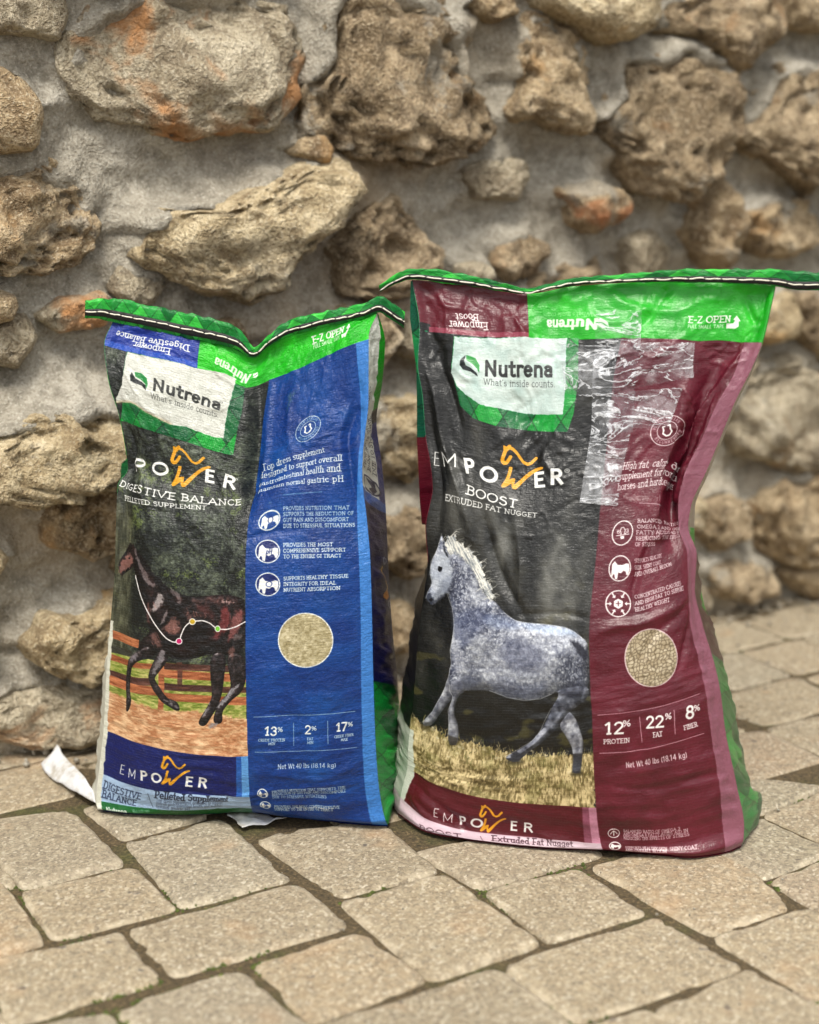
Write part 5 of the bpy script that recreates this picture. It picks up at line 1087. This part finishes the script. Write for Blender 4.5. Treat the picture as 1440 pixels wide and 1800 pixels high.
# ------------------------------------------------------------------ feed bags
def canvas_image(C, name):
    im = bpy.data.images.new(name, C.w, C.h, alpha=False)
    px = np.ones((C.h, C.w, 4), np.float32); px[..., :3] = np.clip(C.a[::-1], 0, 1)
    im.pixels.foreach_set(px.ravel()); im.update(); im.pack(); return im
def mat_print(name, img, sx, sy, rough=.36, crinkle=1.0, coat=.0):
    """Printed film on woven plastic: print drawn above, bump of the crossing tapes, fine crinkles."""
    t = NT(name); uv = t.n('ShaderNodeUVMap', uv_map='sheet').outputs[0]
    im = t.n('ShaderNodeTexImage', image=img, interpolation='Cubic', extension='EXTEND'); t.l(uv, im.inputs[0])
    mp = t.n('ShaderNodeMapping'); mp.inputs['Scale'].default_value = (sx, sy, 1); t.l(uv, mp.inputs[0]); P = mp.outputs[0]   # 1 unit = 1 mm of sheet
    m1 = t.n('ShaderNodeMapping'); m1.inputs['Scale'].default_value = (.10, .42, 1); t.l(P, m1.inputs[0])
    m2 = t.n('ShaderNodeMapping'); m2.inputs['Scale'].default_value = (.40, .09, 1); t.l(P, m2.inputs[0])
    h1 = t.noise(m1.outputs[0], 1.0, 3, .6, .3); h2 = t.noise(m2.outputs[0], 1.0, 3, .6, .3)
    br = t.n('ShaderNodeTexBrick'); br.inputs['Scale'].default_value = .18; br.inputs['Mortar Size'].default_value = .03; br.inputs['Mortar Smooth'].default_value = .6
    br.inputs['Brick Width'].default_value = 1.1; br.inputs['Row Height'].default_value = .58; t.l(P, br.inputs['Vector'])
    big = t.noise(P, .035, 3, .6)
    w1 = t.ramp(big, [(.4, (0, 0, 0)), (.62, (1, 1, 1))])
    h = t.math('ADD', t.math('MULTIPLY', h1, .9), t.math('MULTIPLY', t.math('MULTIPLY', h2, .7), w1))
    wv = t.ramp(t.noise(P, .11, 3, .6), [(.38, (.06, .06, .06)), (.62, (1, 1, 1))])
    h = t.math('ADD', h, t.math('MULTIPLY', t.math('MULTIPLY', t.math('SUBTRACT', 1.0, br.outputs['Fac']), wv), .8))
    nb = t.bump(h, .80*crinkle, .0011)
    r = t.math('ADD', t.math('MULTIPLY', t.noise(P, .06, 4, .6), .28), rough-.14)
    return t.set(Base_Color=im.outputs[0], Roughness=r, Normal=nb, Specular_IOR_Level=.40, Coat_Weight=coat, Coat_Roughness=.28)
def plain(name, col, rough=.5, bump=None, **k):
    t = NT(name); kw = dict(Base_Color=col, Roughness=rough)
    if bump: kw['Normal'] = t.bump(t.noise(t.pos(), bump[0], 4, .65), bump[1], bump[2])
    kw.update(k); return t.set(**kw)
M_BLACK = plain('black_pull_tape', srgb(20, 20, 20), .6, (700, .5, .0006))
M_THREAD = plain('white_cotton_thread', srgb(226, 222, 206), .8, (2600, .6, .0004))
def mat_paper():
    t = NT('white_paper'); P = t.pos(); n = t.noise(P, 45, 5, .65); c = t.ramp(n, [(.35, srgb(176, 170, 158)), (.5, srgb(206, 206, 206)), (.7, srgb(222, 224, 228))])
    return t.set(Base_Color=c, Roughness=.75, Normal=t.bump(t.noise(P, 130, 4, .65), .6, .003))
M_PAPER = mat_paper()
def mat_film():
    t = NT('clear_packing_tape'); P = t.pos()
    Q = t.pos((.55, 1, 1.9)); a = t.noise(Q, 46, 4, .65, .5); b = t.noise(P, 16, 5, .65, .9); s = t.noise(Q, 26, 3, .6, 1.2)
    st = t.ramp(s, [(.465, (0, 0, 0)), (.495, (1, 1, 1)), (.53, (0, 0, 0))])
    t.set(Base_Color=srgb(238, 240, 244), Roughness=.12, Normal=t.bump(t.math('ADD', a, t.math('MULTIPLY', st, .4)), .6, .003), Specular_IOR_Level=.6)
    tr = t.n('ShaderNodeBsdfTransparent'); tr.inputs[0].default_value = (.96, .96, .97, 1)
    mx = t.n('ShaderNodeMixShader'); t.l(tr.outputs[0], mx.inputs[1]); t.l(t.b.outputs[0], mx.inputs[2])
    f = t.ramp(b, [(.42, (.02, .02, .02)), (.50, (.05, .05, .05)), (.56, (.16, .16, .16)), (.66, (.30, .30, .30))])
    f = t.math('ADD', f, t.math('MULTIPLY', st, .5), True); t.l(f, mx.inputs[0]); t.l(mx.outputs[0], t.out.inputs[0])
    return t.m
M_FILM = mat_film()
def tape_canvas():
    C = Canvas(0, 620, 0, 44, 1.6, (10, 120, 40)); C.poly([(0, 0), (620, 0), (620, 44), (0, 44)], lambda gx, gy: plaid(gx, gy, (4, 104, 44), (66, 206, 70), 34)); return C
IMG_TAPE = canvas_image(tape_canvas(), 'plaid_print'); 
M_TAPE = mat_print('green_plaid_binding', IMG_TAPE, 430, 30, .34, .8)

def wrinkle(X_, Y_, ytop, ybot, seed, amp):
    """Height (m) of creases on the sheet."""
    f = np.clip((Y_-ytop)/(ybot-ytop), 0, 1)
    q = np.stack([X_, Y_], -1)
    w = fbm(q/70, 2, seed)*20
    up = sstep(.60, .10, f); lo = sstep(.45, .95, f)
    n1 = fbm(np.stack([(X_+w)/62, (Y_+.5*w)/120], -1), 1, seed+3)
    n2 = fbm(np.stack([(X_-w)/58, (Y_+w)/66], -1), 2, seed+7); n3 = fbm(np.stack([(X_+w+.5*Y_)/50, (Y_-w)/38], -1), 2, seed+9)
    cr = np.exp(-(n2/.09)**2)*(.4+.6*np.abs(n1))-.8*np.exp(-(n3/.07)**2)*np.abs(n1)
    rp = fbm(np.stack([(X_+.3*Y_)/95, (Y_+.35*w)/11], -1), 2, seed+11)
    hi = sstep(.42, .02, f); d1, d2, r_ = worley(X_+w, Y_*.8+w, 34., seed % 50); d3, d4, r_ = worley(X_-w, Y_+.4*w, 17., seed % 50+3)
    cp = np.clip(d2-d1, 0, .5)*1.6-.35; cq = np.clip(d4-d3, 0, .5)*1.6-.35
    return amp*(hi*(.0013*cp+.0005*cq)+.0042*up*n1+(.0004+.0020*up)*cr+.0013*lo*rp+.0014*lo*fbm(q/34, 2, seed+15))

def build_bag(B, C, name, mat, label, seed, amp, back_mat, tuck_r=1.0):
    x0, x1, y0, y1 = B.cols[0], B.cols[-1], B.ys[0], B.ys[-1]
    nx, ny = 190, 270
    xs = np.linspace(x0, x1, nx); ys = np.linspace(y0, y1, ny)
    G = eval_bag(B, xs, ys); W = at(G[..., 0], G[..., 1], G[..., 2])
    du = np.gradient(W, axis=1); dv = np.gradient(W, axis=0); N = np.cross(dv, du); N /= np.linalg.norm(N, axis=-1, keepdims=True)+1e-12
    N = np.where((N[..., 1:2] > 0), -N, N)
    X_, Y_ = np.meshgrid(xs, ys)
    edge = sstep(0, 22, X_-x0)*sstep(0, 22, x1-X_)*sstep(0, 16, Y_-y0)*sstep(0, 30, y1-Y_)
    fold = np.zeros_like(X_); inv = inverse_bag(B)
    for pts, h_, wd in B.folds:
        q = inv(pts); q = pchip(np.arange(len(q)), q, np.linspace(0, len(q)-1, 14)); dd = np.full(X_.shape, 1e9); ll = np.zeros_like(X_)
        for k in range(13):
            v = q[k+1]-q[k]; L2 = v@v+1e-9; t = np.clip(((X_-q[k, 0])*v[0]+(Y_-q[k, 1])*v[1])/L2, 0, 1); e_ = np.hypot(X_-q[k, 0]-t*v[0], Y_-q[k, 1]-t*v[1])
            ll = np.where(e_ < dd, (k+t)/13, ll); dd = np.minimum(dd, e_)
        fold += 1.35*h_*np.clip(1-dd/wd, 0, 1)**1.35*np.sin(np.pi*np.clip(ll, .03, .97))**.6
    W = W+N*((wrinkle(X_, Y_, y0, y1, seed, amp)+fold-.002*amp)*edge)[..., None]
    ku = sstep(.988, 1., (Y_-y0)/(y1-y0)); W[..., 1] += .011*ku**1.5                 # the sack curls under at its foot
    W[..., 2] = np.maximum(W[..., 2], .0025)
    root_loc = np.array([W[-1, :, 0].mean(), W[-1, :, 1].mean()+.07, 0.])
    root = empty(name, root_loc); tag(root, label, 'bag', 'sewn horse feed bags standing on the pavers')
    uv = lambda X, Y: np.stack([(X-C.x0)*C.s/C.w, 1-(Y-C.y0)*C.s/C.h], -1)
    add = lambda nm, P, F, m, u=None, par=root: mesh_obj(nm, P-root_loc, F, m, par, True, u)
    add('front_panel', W, grid_faces(ny, nx), mat, uv(X_, Y_))
    thick = pchip(B.ys, np.array([B.thick[y] for y in B.ys]), ys)
    gw = 60.                                                         # printed width of a gusset
    # rear right edge
    rk = sorted(B.rb); rp = pchip(np.array(rk, float), np.array([B.rb[y] for y in rk], float), ys)
    RB = at(rp[:, 0], rp[:, 1], W[:, -1, 1]+thick); RB[:, 2] = np.maximum(RB[:, 2], .003)
    LBd = W[:, 0]+np.stack([.006+0*thick, thick*.95, 0*thick], -1)
    if B.lb:
        lk = sorted(B.lb); lx = np.interp(ys, lk, [B.lb[y][0] for y in lk]); ly = np.interp(ys, lk, [B.lb[y][1] for y in lk])
        LP = at(lx, ly, W[:, 0, 1]+thick*.8); k = (sstep(lk[0]-45, lk[0], ys)*sstep(lk[-1]+45, lk[-1], ys))[:, None]
        LBd = LBd*(1-k)+LP*k
    LBd[:, 2] = np.maximum(LBd[:, 2], .003)
    f = (ys-y0)/(y1-y0)
    def side(A_, B_, sgn, s0, sx, nm, tk=1.0):
        n = 16; t = np.linspace(0, 1, n)
        tuck = (-.055*tk*sstep(.62, .10, f)+.016*tk**.5*sstep(.45, .8, f))*np.clip(thick/.07, 0, 1)*sgn
        prof = 1-np.abs(2*t-1)**1.6
        P = A_[:, None]*(1-t)[None, :, None]+B_[:, None]*t[None, :, None]
        P[..., 0] += tuck[:, None]*prof[None]
        TX, TY = np.meshgrid(t, ys)
        wv = (fbm(np.stack([TX*2.5, TY/17], -1), 3, seed+21)*.004+fbm(np.stack([TX*6, TY/7], -1), 2, seed+25)*.0012)*np.sin(np.pi*TX)*np.clip(thick/.05, 0, 1)[:, None]
        P[..., 0] += sgn*wv
        P[..., 2] = np.maximum(P[..., 2], .0025)
        add(nm, P, grid_faces(ny, n, sgn < 0), mat, uv(s0+sx*gw*TX, TY))
    side(W[:, -1], RB, 1, x1+.4, 1, 'side_gusset', tuck_r); side(W[:, 0], LBd, -1, x0-.4, -1, 'side_gusset')
    n = 40; t = np.linspace(0, 1, n)
    P = RB[:, None]*(1-t)[None, :, None]+LBd[:, None]*t[None, :, None]
    TX, TY = np.meshgrid(t, ys)
    P[..., 1] += (.035*np.clip(thick/.1, 0, 1)[:, None]*(1-np.abs(2*TX-1)**2.4))+wrinkle(TX*400, TY, y0, y1, seed+40, amp)*np.sin(np.pi*TX)*np.clip(thick/.03, 0, 1)[:, None]
    rs = np.linspace(nx-1, 0, n).astype(int); k = (sstep(.45, .02, f)[:, None]*np.sin(np.pi*np.clip(TX, 0, 1))**.35)[..., None]
    P = P*(1-k)+(W[:, rs]+np.array([0, 1, 0])*(thick[:, None]+.002)[..., None])*k
    P[..., 2] = np.maximum(P[..., 2], .0025)
    add('back_panel', P, grid_faces(ny, n, False), back_mat)
    fr, bk = W[-1], P[-1][::-1]; m = 8
    bkx = np.stack([np.interp(np.linspace(0, 1, nx), np.linspace(0, 1, n), bk[:, c]) for c in range(3)], -1)
    tt = np.linspace(0, 1, m)[:, None, None]; bt = fr[None]*(1-tt)+bkx[None]*tt; bt[..., 2] = .0022
    add('bottom_panel', bt, grid_faces(m, nx), back_mat)
    def surf(X, Y, off):
        fx = np.clip((X-x0)/(x1-x0)*(nx-1), 0, nx-1.001); fy = np.clip((Y-y0)/(y1-y0)*(ny-1), 0, ny-1.001)
        i, j = fx.astype(int), fy.astype(int); a, b = (fx-i)[..., None], (fy-j)[..., None]
        p = (W[j, i]*(1-a)+W[j, i+1]*a)*(1-b)+(W[j+1, i]*(1-a)+W[j+1, i+1]*a)*b
        return p+N[j, i]*off[..., None]
    return root, root_loc, add, surf, W
def ribbon(pts_up, pts_lo, Yk, n, m, lift, th, seed, crump):
    """Solid strip between two surveyed edges; Yk = (px, depth) pairs."""
    U = np.array(pts_up, float); L = np.array(pts_lo, float)
    t0 = np.r_[0, np.cumsum(np.hypot(*np.diff((U+L)/2, axis=0).T))]; t0 /= t0[-1]; t = np.linspace(0, 1, n)
    U = pchip(t0, U, t); L = pchip(t0, L, t)
    if m > 5: U[:, 1] += 2.2*fbm(np.stack([t*60, t*0+.3], -1), 2, seed+2); L[:, 1] += 1.2*fbm(np.stack([t*50, t*0+.7], -1), 2, seed+4)
    v = np.linspace(0, 1, m); PX = U[None]*(1-v)[:, None, None]+L[None]*v[:, None, None]
    Y = np.interp(PX[..., 0], *Yk)
    TX, TV = np.meshgrid(t, v); cr = fbm(np.stack([TX*22, TV*0], -1), 3, seed)*crump+(fbm(np.stack([TX*45, TV*2], -1), 2, seed+6)*.0016 if m > 5 else 0)
    F_ = at(PX[..., 0], PX[..., 1], Y-lift+cr); B_ = F_.copy(); B_[..., 1] += th
    B_[:, :, 2] -= .0
    a = n*m
    ring = np.r_[np.arange(n), np.arange(1, m)*n+n-1, (m-1)*n+np.arange(n-2, -1, -1), np.arange(m-2, 0, -1)*n]
    nxt = np.roll(ring, -1)
    Fc = np.vstack([grid_faces(m, n), grid_faces(m, n, True)+a, np.stack([nxt, ring, ring+a, nxt+a], 1)])
    uvp = np.concatenate([np.stack([TX, 1-TV], -1).reshape(-1, 2)]*2)
    return np.concatenate([F_.reshape(-1, 3), B_.reshape(-1, 3)]), Fc, uvp
def tube(P, r, k=7):
    P = np.asarray(P, float); T = np.gradient(P, axis=0); T /= np.linalg.norm(T, axis=1, keepdims=True); up = np.array([0, 0, 1.])
    A_ = np.cross(T, up); A_ /= np.linalg.norm(A_, axis=1, keepdims=True)+1e-9; B_ = np.cross(T, A_); r = np.broadcast_to(r, (len(P),))
    a = np.linspace(0, 2*math.pi, k, endpoint=False)
    V = P[:, None]+(np.cos(a)[None, :, None]*A_[:, None]+np.sin(a)[None, :, None]*B_[:, None])*r[:, None, None]
    F = []; n = len(P)
    i = np.arange(n-1)[:, None]*k; j = np.arange(k)[None]; j2 = (j+1) % k
    F = np.stack([(i+j), (i+j2), (i+k+j2), (i+k+j)], -1).reshape(-1, 4); return V.reshape(-1, 3), F
def binding(add, up, lo, Yk, seed, frac, th=.005, thread=.00085):
    up = np.array(up, float); lo = np.array(lo, float)
    V, F, u = ribbon(up, lo, Yk, 150, 7, 0.004, th, seed, .0055); add('binding_tape', V, F, M_TAPE, u)
    a = up+(lo-up)*frac[0]; b = up+(lo-up)*frac[1]
    V, F, u = ribbon(a, b, Yk, 150, 4, .0066, .0016, seed, .0055); add('pull_tape', V, F, M_BLACK, u)
    c = up+(lo-up)*frac[2]; t0 = np.r_[0, np.cumsum(np.hypot(*np.diff(c, axis=0).T))]; t0 /= t0[-1]; t = np.linspace(0, 1, 1040)
    p = pchip(t0, c, t); Y = np.interp(p[:, 0], *Yk)
    TX = t; cr = fbm(np.stack([TX*22, TX*0], -1), 3, seed)*.0055
    P = at(p[:, 0], p[:, 1]+.3*np.sin(t*520*.34)+1.2*fbm(np.stack([t*40, t*0], -1), 2, seed), Y-.0080+cr)
    V, F = tube(P, thread*np.clip(np.abs(np.sin(t*520*.17))*2.6, .10, 1)); add('stitching', V, F, M_THREAD)

CB = paint_blue(); CR = paint_red()
M_BLUE = mat_print('blue_bag_print', canvas_image(CB, 'blue_bag_artwork'), 398, 640, .38, 1.0)
M_RED = mat_print('maroon_bag_print', canvas_image(CR, 'maroon_bag_artwork'), 455, 715, .34, .6, .12)
M_BBACK = plain('navy_woven_plastic', srgb(10, 36, 112), .4, (300, .4, .001)); M_RBACK = plain('maroon_woven_plastic', srgb(98, 24, 40), .4, (300, .4, .001))

root, rl, add, surf, WB = build_bag(BLUE, CB, 'feed_bag', M_BLUE, 'blue feed bag with dark galloping horse picture, shorter and on the left', 101, 1.0, M_BBACK, .12)
YB = ([140, 198, 445, 663, 715], [2.03, 2.02, 2.0, 1.985, 1.995])
binding(add, [(150,529),(175,525),(205,526),(255,536),(325,550),(392,566),(422,580),(447,611),(472,590),(503,566),(565,549),(640,533),(668,522),(692,534),(712,548)],
        [(149,559),(175,561),(205,568),(255,578),(325,594),(388,606),(415,613),(445,629),(476,606),(510,590),(570,574),(640,559),(666,550),(688,562),(710,576)], YB, 5, (.50, .86, .64))
# paper ends of the bottom seam
def sheet(rows, n, m, crump, seed, mat, nm, par_add):
    """Thin sheet lofted through rows of (px,py,depth)."""
    A_ = np.array(rows, float); k = A_.shape[0]
    A_ = pchip(np.linspace(0, 1, A_.shape[1]), np.swapaxes(A_, 0, 1), np.linspace(0, 1, n)); A_ = np.swapaxes(A_, 0, 1)
    v = np.linspace(0, k-1, m); i = np.clip(v.astype(int), 0, k-2); f = (v-i)[:, None, None]; A_ = A_[i]*(1-f)+A_[i+1]*f
    P = at(A_[..., 0], A_[..., 1], A_[..., 2]); q = P*60
    P = P+np.stack([fbm(q, 2, seed), fbm(q, 2, seed+1), fbm(q, 2, seed+2)], -1)*crump
    P[..., 2] = np.maximum(P[..., 2], .003)
    B_ = P+np.array([0, .0006, -.0006]); a = n*m
    ring = np.r_[np.arange(n), np.arange(1, m)*n+n-1, (m-1)*n+np.arange(n-2, -1, -1), np.arange(m-2, 0, -1)*n]; nxt = np.roll(ring, -1)
    Fc = np.vstack([grid_faces(m, n), grid_faces(m, n, True)+a, np.stack([nxt, ring, ring+a, nxt+a], 1)])
    par_add(nm, np.concatenate([P.reshape(-1, 3), B_.reshape(-1, 3)]), Fc, mat)
sheet([[(170,1413,1.962),(128,1389,2.01),(84,1364,2.068),(71,1342,2.098)], [(166,1397,1.975),(136,1366,2.02),(104,1336,2.075),(90,1325,2.10)], [(164,1388,1.985),(140,1357,2.03),(112,1328,2.085),(101,1309,2.115)]], 26, 11, .0012, 7, M_PAPER, 'paper_flap', add)
sheet([[(400,1436,1.945),(440,1430,1.945),(480,1436,1.935),(505,1440,1.925)], [(406,1440,1.931),(432,1434,1.930),(468,1440,1.922),(496,1442,1.917)], [(414,1452,1.921),(430,1448,1.918),(462,1444,1.918),(480,1444,1.916)], [(426,1462,1.903),(436,1455,1.908),(452,1448,1.914),(470,1446,1.914)]], 22, 16, .004, 9, M_PAPER, 'paper_flap', add)

root, rl, add, surf, WR = build_bag(RED, CR, 'feed_bag', M_RED, 'maroon feed bag with grey horse picture and clear tape patches, taller and on the right', 211, 1.15, M_RBACK, .15)
YR = ([655, 724, 930, 1130, 1363, 1480], [2.03, 2.02, 1.99, 1.965, 1.945, 1.94])
binding(add, [(666,503),(690,487),(722,472),(770,475),(845,488),(893,500),(925,508),(960,500),(1010,490),(1075,484),(1131,480),(1214,473),(1300,473),(1367,474),(1402,478),(1475,481)],
        [(668,513),(700,497),(724,491),(775,497),(832,504),(893,513),(927,517),(962,510),(1010,502),(1080,497),(1135,496),(1222,497),(1300,499),(1365,503),(1405,511),(1475,508)], YR, 15, (.52, .93, .70))
def patch(corners, n, m, off, crump, seed, nm='clear_tape'):
    q = inv_red(corners); u, v = np.meshgrid(np.linspace(0, 1, n), np.linspace(0, 1, m))
    X_ = (1-u)*(1-v)*q[0, 0]+u*(1-v)*q[1, 0]+u*v*q[2, 0]+(1-u)*v*q[3, 0]; Y_ = (1-u)*(1-v)*q[0, 1]+u*(1-v)*q[1, 1]+u*v*q[2, 1]+(1-u)*v*q[3, 1]
    e = np.sin(np.pi*np.clip(u, 0, 1))**.4*np.sin(np.pi*np.clip(v, 0, 1))**.4
    g = np.stack([X_/7, Y_/16], -1); h = (1-np.abs(fbm(g, 3, seed))*2)*crump*e+fbm(np.stack([X_/3, Y_/3], -1), 2, seed+3)*crump*.3*e
    P = surf(X_, Y_, off+np.maximum(h, -off*.5)); add(nm, P, grid_faces(m, n), M_FILM)
patch([(1048,545),(1128,548),(1112,760),(1040,760)], 50, 90, .0016, .0030, 301)
patch([(1084,606),(1222,602),(1218,664),(1078,692)], 90, 50, .0026, .0016, 311)
patch([(1070,692),(1201,681),(1176,752),(1066,756)], 80, 50, .0024, .0018, 321)
patch([(985,600),(1085,612),(1080,700),(992,690)], 70, 60, .0012, .0022, 331)
patch([(1040,754),(1110,751),(1086,890),(1019,884)], 44, 80, .0020, .0016, 341)
